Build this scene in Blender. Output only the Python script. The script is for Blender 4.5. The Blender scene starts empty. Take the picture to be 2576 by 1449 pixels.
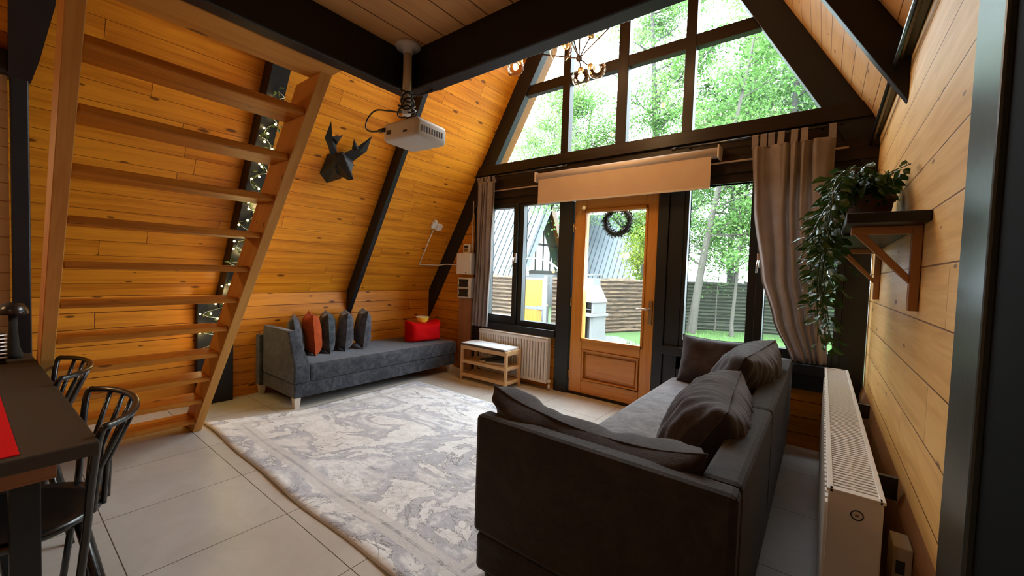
import bpy, math, random
from mathutils import Vector, Matrix, Euler, noise as mnoise
from math import pi, sin, cos, sqrt, radians
SC = bpy.context.scene
COL = SC.collection
S3 = 3 ** .5

# ------------------------------------------------------------------ camera
def setup_camera():
    # room axes recovered from the two horizontal vanishing points (2576 x 1449 frame)
    cx, cy = 1288.0, 724.5
    vx = (-36 - cx, 640 - cy); vy = (2070 - cx, 711 - cy)
    f = sqrt(-(vx[0]*vy[0] + vx[1]*vy[1]))
    X = -Vector((vx[0], vx[1], f)).normalized()
    Y = Vector((vy[0], vy[1], f)).normalized()
    Z = X.cross(Y)
    right = Vector((X[0], Y[0], Z[0])); down = Vector((X[1], Y[1], Z[1])); fwd = Vector((X[2], Y[2], Z[2]))
    m = Matrix(((right[0], -down[0], -fwd[0], 0), (right[1], -down[1], -fwd[1], 0),
                (right[2], -down[2], -fwd[2], 1.3), (0, 0, 0, 1)))
    cd = bpy.data.cameras.new('camera'); cam = bpy.data.objects.new('camera', cd); COL.objects.link(cam)
    cam.matrix_world = m
    cd.sensor_fit = 'HORIZONTAL'; cd.sensor_width = 36; cd.lens = f / 2576 * 36
    cd.clip_start = .01; cd.clip_end = 200
    SC.camera = cam
setup_camera()

# ------------------------------------------------------------------ world, exposure
SC.view_settings.view_transform = 'Standard'
SC.view_settings.look = 'None'
SC.view_settings.gamma = 1
SC.view_settings.use_curve_mapping = False
SC.view_settings.exposure = 0.30
W = bpy.data.worlds.new('overcast_sky'); SC.world = W; W.use_nodes = True
bg = W.node_tree.nodes['Background']
bg.inputs[0].default_value = (.76, .89, 1.0, 1); bg.inputs[1].default_value = 23.0
SC.cycles.max_bounces = 10; SC.cycles.transparent_max_bounces = 24
SC.cycles.caustics_reflective = False; SC.cycles.caustics_refractive = False
SC.cycles.sample_clamp_indirect = 6.0
try:
    SC.cycles.use_denoising = True
except Exception:
    pass

def lamp(name, typ, loc, energy, color, size=.1, rot=None, spot=None):
    d = bpy.data.lights.new(name, typ); d.energy = energy; d.color = color
    if typ == 'AREA': d.size = size
    elif typ in ('POINT', 'SPOT'): d.shadow_soft_size = size
    if spot: d.spot_size = radians(spot); d.spot_blend = .6
    o = bpy.data.objects.new(name, d); COL.objects.link(o); o.location = loc
    if rot: o.rotation_euler = rot
    return o
WARM = (1.0, .66, .34)
# daylight that falls in through the glazed gable (the open sky seen in it), placed just outside the glass
def sky_portal(name, loc, sx, sz):
    d = bpy.data.lights.new(name, 'AREA'); d.shape = 'RECTANGLE'; d.size = sx; d.size_y = sz
    d.cycles.is_portal = True
    o = bpy.data.objects.new(name, d); COL.objects.link(o); o.location = loc
    o.rotation_euler = (radians(-90), 0, 0)     # shines towards -Y, into the room
    return o
sky_portal('gable_sky_portal', (-1.69, 4.06, 4.0), 3.4, 2.8)
sky_portal('lower_sky_portal', (-1.69, 4.06, 1.35), 3.8, 1.6)

# ------------------------------------------------------------------ materials
def nt(name):
    m = bpy.data.materials.new(name); m.use_nodes = True
    t = m.node_tree; t.nodes.clear()
    out = t.nodes.new('ShaderNodeOutputMaterial')
    return m, t, out
class NB:
    """tiny node helper"""
    def __init__(s, t): s.t = t
    def n(s, typ, **kw):
        x = s.t.nodes.new(typ)
        for k, v in kw.items(): setattr(x, k, v)
        return x
    def link(s, a, b): s.t.links.new(a, b)
    def put(s, sock, v):
        if hasattr(v, 'is_linked') or isinstance(v, bpy.types.NodeSocket): s.link(v, sock)
        else: sock.default_value = v
    def math(s, op, a, b=0.0, c=None, clamp=False):
        x = s.n('ShaderNodeMath', operation=op); x.use_clamp = clamp
        s.put(x.inputs[0], a); s.put(x.inputs[1], b)
        if c is not None: s.put(x.inputs[2], c)
        return x.outputs[0]
    def comb(s, a, b, c=0.0):
        x = s.n('ShaderNodeCombineXYZ'); s.put(x.inputs[0], a); s.put(x.inputs[1], b); s.put(x.inputs[2], c)
        return x.outputs[0]
    def noise(s, vec, scale=1, detail=3, rough=.5, dist=0.0):
        x = s.n('ShaderNodeTexNoise'); x.inputs['Scale'].default_value = scale; x.inputs['Detail'].default_value = detail
        x.inputs['Roughness'].default_value = rough; x.inputs['Distortion'].default_value = dist
        s.link(vec, x.inputs['Vector']); return x.outputs['Fac']
    def mix(s, fac, a, b):
        x = s.n('ShaderNodeMix', data_type='RGBA'); s.put(x.inputs[0], fac)
        s.put(x.inputs[6], a if not isinstance(a, tuple) else (*a[:3], 1)); s.put(x.inputs[7], b if not isinstance(b, tuple) else (*b[:3], 1))
        return x.outputs[2]
    def ramp(s, fac, lo, hi):
        x = s.n('ShaderNodeMapRange'); x.interpolation_type = 'SMOOTHSTEP'
        s.put(x.inputs[0], fac); x.inputs[1].default_value = lo; x.inputs[2].default_value = hi
        return x.outputs[0]
    def bump(s, h, strength=.3, dist=.01):
        x = s.n('ShaderNodeBump'); x.inputs['Strength'].default_value = strength; x.inputs['Distance'].default_value = dist
        s.link(h, x.inputs['Height']); return x.outputs[0]
    def bsdf(s, out, color, rough=.5, metal=0.0, normal=None, sheen=0.0, spec=.5, coat=0.0):
        p = s.n('ShaderNodeBsdfPrincipled'); s.put(p.inputs['Base Color'], (*color[:3], 1) if isinstance(color, tuple) else color)
        s.put(p.inputs['Roughness'], rough); p.inputs['Metallic'].default_value = metal
        p.inputs['Specular IOR Level'].default_value = spec
        p.inputs['Sheen Weight'].default_value = sheen; p.inputs['Coat Weight'].default_value = coat
        if normal is not None: s.link(normal, p.inputs['Normal'])
        s.link(p.outputs[0], out.inputs[0]); return p

def wood(name, light, dark, knot, pw=None, length=2.4, off=0.0, rough=.45, knots=.5, streak=.5, groove=.3, gw=.02, coat=0.0, vary=.32, spec=.22):
    """planked or plain wood; UVs are metres, u along the grain"""
    m, t, out = nt(name); b = NB(t)
    uv = b.n('ShaderNodeUVMap'); sep = b.n('ShaderNodeSeparateXYZ'); b.link(uv.outputs[0], sep.inputs[0])
    u, v = sep.outputs[0], sep.outputs[1]
    if pw:
        vp = b.math('ADD', b.math('DIVIDE', v, pw), off)
        row = b.math('FLOOR', vp); fr = b.math('FRACT', vp)
        wn = b.n('ShaderNodeTexWhiteNoise', noise_dimensions='2D'); b.link(b.comb(row, 3.3), wn.inputs['Vector'])
        u2 = b.math('ADD', u, b.math('MULTIPLY', wn.outputs['Value'], 9.0))
        brd = b.math('FLOOR', b.math('DIVIDE', u2, length)); bf = b.math('FRACT', b.math('DIVIDE', u2, length))
        wn2 = b.n('ShaderNodeTexWhiteNoise', noise_dimensions='2D'); b.link(b.comb(row, brd), wn2.inputs['Vector'])
        rnd = wn2.outputs['Value']
        g = b.math('MINIMUM', fr, b.math('SUBTRACT', 1.0, fr))
        gm = b.ramp(g, gw * .4, gw)
        bm_ = b.ramp(b.math('MINIMUM', bf, b.math('SUBTRACT', 1.0, bf)), .0004, .0011)
        gm = b.math('MULTIPLY', gm, bm_)
    else:
        oi = b.n('ShaderNodeObjectInfo'); rnd = oi.outputs['Random']; gm = None
    us = b.math('ADD', u, b.math('MULTIPLY', rnd, 41.0)); vs = b.math('ADD', v, b.math('MULTIPLY', rnd, 17.0))
    n1 = b.noise(b.comb(b.math('MULTIPLY', us, .9), b.math('MULTIPLY', vs, 16.0)), 1.0, 4, .6, .6)
    n2 = b.noise(b.comb(b.math('MULTIPLY', us, 2.5), b.math('MULTIPLY', vs, 150.0)), 1.0, 2, .5)
    n3 = b.noise(b.comb(b.math('MULTIPLY', us, .55), b.math('MULTIPLY', vs, 5.0)), 1.0, 2, .5)
    ring = b.math('FRACT', b.math('MULTIPLY', n3, 14.0))
    ring = b.math('MULTIPLY', b.ramp(ring, .0, .75), b.math('SUBTRACT', 1.0, b.ramp(ring, .85, 1.0)))
    fac = b.math('ADD', b.math('MULTIPLY', b.ramp(n1, .35, .72), streak), b.math('MULTIPLY', ring, .16))
    fac = b.math('ADD', fac, b.math('MULTIPLY', b.math('SUBTRACT', n2, .5), .5))
    fac = b.math('ADD', fac, b.math('MULTIPLY', b.math('SUBTRACT', rnd, .5), vary), clamp=True)
    c = b.mix(fac, light, dark)
    vo = b.n('ShaderNodeTexVoronoi', voronoi_dimensions='2D'); vo.inputs['Scale'].default_value = 1.0; vo.inputs['Randomness'].default_value = 1.0
    b.link(b.comb(b.math('MULTIPLY', us, 2.6), b.math('MULTIPLY', vs, 7.5)), vo.inputs['Vector'])
    sc = b.n('ShaderNodeSeparateColor'); b.link(vo.outputs['Color'], sc.inputs[0])
    pres = b.math('GREATER_THAN', knots, sc.outputs[0])
    ks = b.math('MULTIPLY_ADD', sc.outputs[1], .085, .025)
    km = b.math('MULTIPLY', b.math('SUBTRACT', 1.0, b.ramp(b.math('DIVIDE', vo.outputs['Distance'], ks), .55, 1.25)), pres)
    c = b.mix(b.math('MULTIPLY', b.ramp(n1, .60, .74), .55 * streak), c, tuple(d_ * .55 for d_ in dark))
    c = b.mix(b.math('MULTIPLY', km, .85), c, knot)
    h = b.math('ADD', b.math('MULTIPLY', n2, .08), b.math('MULTIPLY', n1, .06))
    if gm is not None:
        c = b.mix(gm, (dark[0]*groove, dark[1]*groove*.8, dark[2]*groove*.7), c)
        h = b.math('ADD', h, b.math('MULTIPLY', gm, .8))
    nrm = b.bump(h, .45, .006)
    b.bsdf(out, c, rough, normal=nrm, coat=coat, spec=spec)
    return m

def plain(name, color, rough=.5, metal=0.0, spec=.5, vary=.12, scale=6.0, bump=.1, sheen=0.0, coat=0.0):
    m, t, out = nt(name); b = NB(t)
    tc = b.n('ShaderNodeTexCoord')
    n = b.noise(tc.outputs['Object'], scale, 4, .6)
    d = tuple(x * (1 - vary) for x in color); l = tuple(min(1, x * (1 + vary)) for x in color)
    c = b.mix(n, d, l)
    nr = b.bump(b.noise(tc.outputs['Object'], scale * 12, 2), bump, .003) if bump else None
    b.bsdf(out, c, rough, metal, nr, sheen, spec, coat)
    return m

def velvet(name, dark, light, scale=5.0, sheen=.5, lines=0.0):
    m, t, out = nt(name); b = NB(t); tc = b.n('ShaderNodeTexCoord')
    v = tc.outputs['Object']
    n = b.noise(v, scale, 5, .6, 1.6); n2 = b.noise(v, scale * 3.1, 4, .7, 2.0)
    f = b.math('ADD', b.math('MULTIPLY', b.ramp(n, .35, .7), .6), b.math('MULTIPLY', b.ramp(n2, .4, .7), .4))
    c = b.mix(f, dark, light)
    nr = b.bump(b.math('ADD', b.noise(v, 260, 2), b.math('MULTIPLY', n2, 3.0)), .25, .004)
    p = b.bsdf(out, c, .75, 0, nr, sheen, .2)
    p.inputs['Sheen Roughness'].default_value = .4
    p.inputs['Sheen Tint'].default_value = (.8, .82, .9, 1)
    return m

def emit(name, color, strength):
    m, t, out = nt(name); b = NB(t); e = b.n('ShaderNodeEmission')
    e.inputs[0].default_value = (*color, 1); e.inputs[1].default_value = strength
    b.link(e.outputs[0], out.inputs[0]); return m

def glass(name, tint=(1, 1, 1), refl=.6):
    m, t, out = nt(name); b = NB(t)
    tr = b.n('ShaderNodeBsdfTransparent'); tr.inputs[0].default_value = (*tint, 1)
    gl = b.n('ShaderNodeBsdfGlossy'); gl.inputs['Roughness'].default_value = .02
    fr = b.n('ShaderNodeFresnel'); fr.inputs[0].default_value = 1.45
    mx = b.n('ShaderNodeMixShader'); b.link(b.math('MULTIPLY', fr.outputs[0], refl), mx.inputs[0])
    b.link(tr.outputs[0], mx.inputs[1]); b.link(gl.outputs[0], mx.inputs[2]); b.link(mx.outputs[0], out.inputs[0])
    return m

def translucent(name, color, color2, trans=.4, scale=3.0, rough=.6, sheen=0.0, weave=0.0):
    m, t, out = nt(name); b = NB(t); tc = b.n('ShaderNodeTexCoord')
    n = b.noise(tc.outputs['Object'], scale, 3, .6)
    c = b.mix(b.ramp(n, .3, .7), color, color2)
    p = b.n('ShaderNodeBsdfPrincipled'); b.link(c, p.inputs['Base Color']); p.inputs['Roughness'].default_value = rough
    p.inputs['Specular IOR Level'].default_value = .3; p.inputs['Sheen Weight'].default_value = sheen
    if weave:
        b.link(b.bump(b.noise(tc.outputs['Object'], 400, 2), weave, .002), p.inputs['Normal'])
    tl = b.n('ShaderNodeBsdfTranslucent'); b.link(c, tl.inputs[0])
    mx = b.n('ShaderNodeMixShader'); mx.inputs[0].default_value = trans
    b.link(p.outputs[0], mx.inputs[1]); b.link(tl.outputs[0], mx.inputs[2]); b.link(mx.outputs[0], out.inputs[0])
    return m

M = {}
M['slope'] = wood('varnished_pine_planks', (.72, .28, .018), (.40, .112, .006), (.08, .018, .004), pw=.125, length=2.1, off=.1, knots=.30, streak=.6, rough=.38, gw=.018)
M['knee'] = wood('varnished_pine_boards', (.66, .25, .020), (.36, .10, .006), (.07, .016, .004), pw=.128, length=3.0, off=.15, knots=.5, streak=.5, rough=.4, gw=.03)
M['wallr'] = wood('pale_pine_boards', (.82, .53, .20), (.60, .33, .095), (.17, .075, .025), pw=.183, length=1.9, off=.46, knots=.42, streak=.55, rough=.5, groove=.35, gw=.02)
M['sloper'] = wood('pine_roof_boards', (.62, .36, .14), (.45, .22, .07), (.2, .08, .03), pw=.125, length=2.6, off=.3, knots=.4, streak=.4, gw=.03)
M['ceil'] = wood('pine_ceiling_boards', (.80, .43, .16), (.58, .27, .085), (.16, .05, .02), pw=.135, length=3.4, off=.75, knots=.42, streak=.4, rough=.45, gw=.035)
M['ladder'] = wood('ladder_pine', (.66, .32, .07), (.48, .18, .03), (.12, .04, .015), knots=.25, streak=.5, rough=.5)
M['tread'] = wood('tread_pine', (.62, .23, .028), (.34, .095, .008), (.10, .02, .008), knots=.3, streak=.7, rough=.45)
M['door'] = wood('varnished_door_pine', (.66, .29, .055), (.48, .165, .022), (.22, .06, .01), knots=.08, streak=.5, rough=.28, coat=.3)
M['pine'] = wood('light_birch', (.66, .43, .22), (.52, .30, .13), (.3, .16, .08), knots=.05, streak=.4)
M['bracket'] = wood('bracket_wood', (.40, .20, .09), (.28, .13, .055), (.12, .05, .03), knots=.1, streak=.5)
M['kitch'] = wood('cream_painted_boards', (.62, .50, .36), (.52, .39, .25), (.4, .28, .18), pw=.1, length=4, knots=.05, streak=.3, groove=.6, gw=.03)
M['apron'] = wood('apron_wood', (.36, .16, .07), (.24, .10, .04), (.1, .04, .02), knots=.1)
M['black'] = plain('black_stained_timber', (.010, .010, .012), .42, vary=.3, scale=9, bump=.15, spec=.35)
M['black_matt'] = plain('matt_black_board', (.002, .002, .0025), .9, vary=.2, bump=.05, spec=.1)
M['blackf'] = plain('black_painted_frame', (.012, .014, .015), .38, vary=.2, scale=5, bump=.05, spec=.4)
M['brownf'] = wood('dark_walnut_frame', (.024, .014, .009), (.010, .007, .006), (.01, .006, .005), knots=.1, rough=.4)
M['jamb'] = plain('dark_green_black_paint', (.030, .038, .036), .35, vary=.25, scale=4, bump=.15, spec=.5)
M['white'] = plain('white_enamel', (.74, .70, .64), .35, vary=.03, bump=0)
M['plastic'] = plain('white_plastic', (.72, .69, .64), .4, vary=.03, bump=0)
M['dark_plastic'] = plain('dark_plastic', (.012, .012, .014), .35, vary=.1, bump=0)
M['metal'] = plain('brushed_steel', (.6, .58, .55), .3, 1.0, vary=.05, bump=0)
M['brass'] = plain('brushed_brass', (.45, .32, .17), .3, 1.0, vary=.05, bump=0)
M['bmetal'] = plain('black_metal', (.012, .011, .011), .25, 0.0, vary=.1, bump=0, spec=.7)
M['glass'] = glass('window_glass', (.97, .985, .98), .4)
M['globe'] = glass('smoked_globe_glass', (.93, .86, .76), .55)
M['curtain'] = translucent('grey_taupe_linen', (.31, .245, .22), (.36, .295, .265), .35, 8.0, .9, .2, .3)
M['blind'] = translucent('beige_blind_fabric', (.60, .42, .28), (.64, .46, .31), .15, 4.0, .85, 0, .2)
M['blindbar'] = plain('beige_blind_cassette', (.56, .47, .40), .35, vary=.03, bump=0)
M['rod'] = plain('beige_curtain_rod', (.62, .45, .33), .4, vary=.03, bump=0)
M['sofa_dark'] = velvet('charcoal_velvet', (.022, .025, .032), (.085, .09, .105), 7.0, .5)
M['sofa_brown'] = velvet('taupe_charcoal_velvet', (.022, .018, .016), (.042, .034, .030), 5.0, .18)
M['seat'] = velvet('grey_seat_velvet', (.12, .11, .115), (.27, .255, .26), 5.0, .4)
M['cush'] = velvet('dark_brown_cushion_velvet', (.030, .022, .022), (.050, .038, .038), 8.0, .35)
M['cush_grey'] = velvet('grey_cushion_velvet', (.035, .037, .045), (.13, .13, .15), 9.0, .5)
M['cush_slate'] = velvet('slate_cushion_velvet', (.02, .026, .032), (.10, .115, .125), 9.0, .5)
M['rust'] = velvet('rust_cushion_velvet', (.32, .045, .006), (.52, .085, .012), 12.0, .12)
M['red'] = plain('red_fabric', (.66, .003, .006), .85, vary=.1, bump=.2, spec=.15)
M['yellow'] = plain('yellow_glaze', (.95, .74, .07), .25, vary=.05, bump=0)
M['leg'] = plain('bleached_wood_leg', (.62, .55, .46), .5, vary=.1)
M['leaf'] = translucent('houseplant_leaf', (.018, .05, .010), (.05, .11, .022), .2, 14.0, .3)
M['ivy'] = translucent('garland_leaf', (.05, .09, .02), (.10, .15, .05), .3, 14.0, .5)
M['stem'] = plain('vine_stem', (.06, .07, .02), .6)
M['pot'] = plain('terracotta_brown_pot', (.14, .07, .035), .6)
M['soil'] = plain('potting_soil', (.02, .014, .01), .9)
M['wire'] = plain('silver_wire', (.6, .6, .58), .3, .8, bump=0)
M['fairy'] = emit('fairy_bulb_glow', (1.0, .74, .26), 12.0)
M['filament'] = emit('filament_glow', (1.0, .62, .22), 26.0)
M['table'] = plain('dark_table_laminate', (.034, .022, .012), .6, vary=.3, scale=60, bump=.1)
M['cloth_grey'] = plain('light_grey_pad', (.62, .64, .66), .8, vary=.06, scale=30)
M['piping'] = plain('dark_piping', (.05, .045, .045), .7)

# outdoors
M['leafA'] = translucent('tree_leaf_fresh', (.055, .13, .030), (.11, .20, .05), .45, .9, .5)
M['leafB'] = translucent('tree_leaf_deep', (.035, .085, .022), (.075, .14, .04), .4, .8, .5)
M['leafC'] = translucent('tree_leaf_yellow', (.12, .18, .02), (.20, .24, .03), .45, .9, .5)
M['bark'] = plain('pale_bark', (.034, .029, .020), .9, vary=.4, scale=9, bump=.6)
M['barkd'] = plain('dark_bark', (.018, .016, .012), .9, vary=.4, scale=9, bump=.6)
M['roofm'] = plain('grey_metal_roof', (.055, .066, .073), .45, .0, vary=.08, scale=2, bump=0)
M['seam'] = plain('roof_seam', (.018, .021, .023), .45, bump=0)
M['ornge'] = wood('orange_barge_board', (.14, .055, .010), (.10, .035, .006), (.05, .02, .01), knots=.1)
M['gate'] = wood('yellow_gate_boards', (.17, .082, .003), (.13, .055, .002), (.1, .04, .01), pw=.11, length=5, knots=.1, groove=.5)
M['beige_box'] = plain('beige_plastic', (.42, .36, .28), .5, bump=0)
M['stone'] = plain('pale_stone', (.075, .074, .068), .8, vary=.15, scale=5, bump=.3)
M['stonew'] = plain('weathered_stone', (.05, .048, .042), .8, vary=.3, scale=5, bump=.3)

def grass_mat():
    m, t, out = nt('lawn'); b = NB(t); tc = b.n('ShaderNodeTexCoord')
    n = b.noise(tc.outputs['Object'], 2.0, 4, .7); n2 = b.noise(tc.outputs['Object'], 40, 3, .7)
    c = b.mix(n, (.026, .066, .007), (.050, .10, .010)); c = b.mix(b.math('MULTIPLY', n2, .6), c, (.02, .04, .008))
    b.bsdf(out, c, .9, normal=b.bump(n2, .8, .03)); return m
def gravel_mat():
    m, t, out = nt('gravel'); b = NB(t); tc = b.n('ShaderNodeTexCoord')
    vo = b.n('ShaderNodeTexVoronoi'); vo.inputs['Scale'].default_value = 28; b.link(tc.outputs['Object'], vo.inputs['Vector'])
    sc = b.n('ShaderNodeSeparateColor'); b.link(vo.outputs['Color'], sc.inputs[0])
    c = b.mix(sc.outputs[0], (.03, .03, .028), (.11, .107, .10))
    b.bsdf(out, c, .9, normal=b.bump(vo.outputs['Distance'], .8, .02)); return m
def log_mat(name, light, dark):
    m, t, out = nt(name); b = NB(t); uv = b.n('ShaderNodeUVMap'); sep = b.n('ShaderNodeSeparateXYZ'); b.link(uv.outputs[0], sep.inputs[0])
    u, v = sep.outputs[0], sep.outputs[1]
    n = b.noise(b.comb(b.math('MULTIPLY', u, 3.0), b.math('MULTIPLY', v, 22.0)), 1, 5, .7, 1.2)
    n2 = b.noise(b.comb(b.math('MULTIPLY', u, 1.0), b.math('MULTIPLY', v, 2.0)), 1, 3, .6)
    c = b.mix(b.ramp(n, .35, .65), dark, light); c = b.mix(b.math('MULTIPLY', n2, .5), c, tuple(x * .6 for x in light))
    b.bsdf(out, c, .9, normal=b.bump(n, .8, .02)); return m
def tile_mat():
    m, t, out = nt('large_grey_tiles'); b = NB(t); tc = b.n('ShaderNodeTexCoord')
    sep = b.n('ShaderNodeSeparateXYZ'); b.link(tc.outputs['Object'], sep.inputs[0])
    a = b.math('DIVIDE', b.math('ADD', sep.outputs[0], 2.157), .607); c_ = b.math('DIVIDE', b.math('SUBTRACT', sep.outputs[1], .945), .605)
    fa, fb = b.math('FRACT', a), b.math('FRACT', c_)
    ga = b.math('MINIMUM', fa, b.math('SUBTRACT', 1.0, fa)); gb = b.math('MINIMUM', fb, b.math('SUBTRACT', 1.0, fb))
    g = b.ramp(b.math('MINIMUM', ga, gb), .0022, .0042)
    wn = b.n('ShaderNodeTexWhiteNoise', noise_dimensions='2D'); b.link(b.comb(b.math('FLOOR', a), b.math('FLOOR', c_)), wn.inputs['Vector'])
    n = b.noise(tc.outputs['Object'], 3.0, 5, .65, .8); n2 = b.noise(tc.outputs['Object'], 30.0, 3, .6)
    f = b.math('ADD', b.math('MULTIPLY', b.ramp(n, .3, .7), .6), b.math('ADD', b.math('MULTIPLY', wn.outputs['Value'], .2), b.math('MULTIPLY', n2, .2)))
    c = b.mix(f, (.47, .445, .40), (.60, .575, .53)); c = b.mix(g, (.07, .06, .05), c)
    b.bsdf(out, c, b.math('MULTIPLY_ADD', n, .15, .24), normal=b.bump(b.math('ADD', g, b.math('MULTIPLY', n2, .05)), .3, .004), spec=.45); return m
def rug_mat(wx, wy):
    """marbled rug; UV metres, origin at the near left corner"""
    m, t, out = nt('marbled_rug'); b = NB(t); uv = b.n('ShaderNodeUVMap'); sep = b.n('ShaderNodeSeparateXYZ'); b.link(uv.outputs[0], sep.inputs[0])
    u, v = sep.outputs[0], sep.outputs[1]
    vec = b.comb(b.math('ADD', u, b.math('MULTIPLY', v, .6)), b.math('MULTIPLY', b.math('SUBTRACT', v, b.math('MULTIPLY', u, .35)), 1.5))
    n1 = b.noise(vec, 1.7, 9, .62, .9); n2 = b.noise(vec, 4.6, 8, .72, 1.4); n3 = b.noise(vec, 1.0, 7, .62, 1.2); n4 = b.noise(uv.outputs[0], 95, 3, .8)
    n5 = b.noise(vec, 10.0, 5, .7, .6)
    c = b.mix(b.ramp(n2, .42, .72), (.90, .92, .94), (.74, .755, .77))
    c = b.mix(b.math('MULTIPLY', b.ramp(n5, .45, .7), .45), c, (.50, .51, .53))
    blue = b.math('MULTIPLY', b.ramp(n1, .50, .52), b.math('SUBTRACT', 1.0, b.ramp(n1, .52, .61)))
    c = b.mix(b.math('MULTIPLY', blue, .6), c, (.33, .36, .46))
    vein = b.math('SUBTRACT', 1.0, b.ramp(b.math('ABSOLUTE', b.math('SUBTRACT', n1, .50)), .002, .009))
    vein2 = b.math('SUBTRACT', 1.0, b.ramp(b.math('ABSOLUTE', b.math('SUBTRACT', n3, .56)), .001, .006))
    c = b.mix(b.math('MULTIPLY', vein, .7), c, (.10, .10, .14)); c = b.mix(b.math('MULTIPLY', vein2, .6), c, (.16, .16, .2))
    spk = b.math('MULTIPLY', b.ramp(n4, .57, .66), b.ramp(n2, .42, .52))
    c = b.mix(b.math('MULTIPLY', spk, .45), c, (.14, .14, .16))
    # border lines
    e = b.math('MINIMUM', b.math('MINIMUM', u, b.math('SUBTRACT', wx, u)), b.math('MINIMUM', v, b.math('SUBTRACT', wy, v)))
    def band(lo, hi):
        return b.math('MULTIPLY', b.math('GREATER_THAN', e, lo), b.math('LESS_THAN', e, hi))
    lt = b.math('ADD', band(.135, .175), band(.195, .235))
    c = b.mix(b.math('MULTIPLY', lt, .75), c, (.72, .72, .72)); c = b.mix(b.math('MULTIPLY', band(.175, .195), .5), c, (.42, .42, .43))
    c = b.mix(b.math('LESS_THAN', e, .012), c, (.62, .58, .52))
    b.bsdf(out, c, .95, normal=b.bump(b.noise(uv.outputs[0], 500, 2), .4, .003), sheen=.1, spec=.1); return m
M['grass'] = grass_mat(); M['gravel'] = gravel_mat(); M['tile'] = tile_mat()
M['log'] = log_mat('waney_log_tan', (.085, .050, .023), (.008, .005, .003)); M['logd'] = log_mat('mossy_log_dark', (.022, .026, .010), (.005, .006, .003))
M['logp'] = log_mat('pale_board', (.10, .085, .07), (.04, .034, .03))

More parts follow.
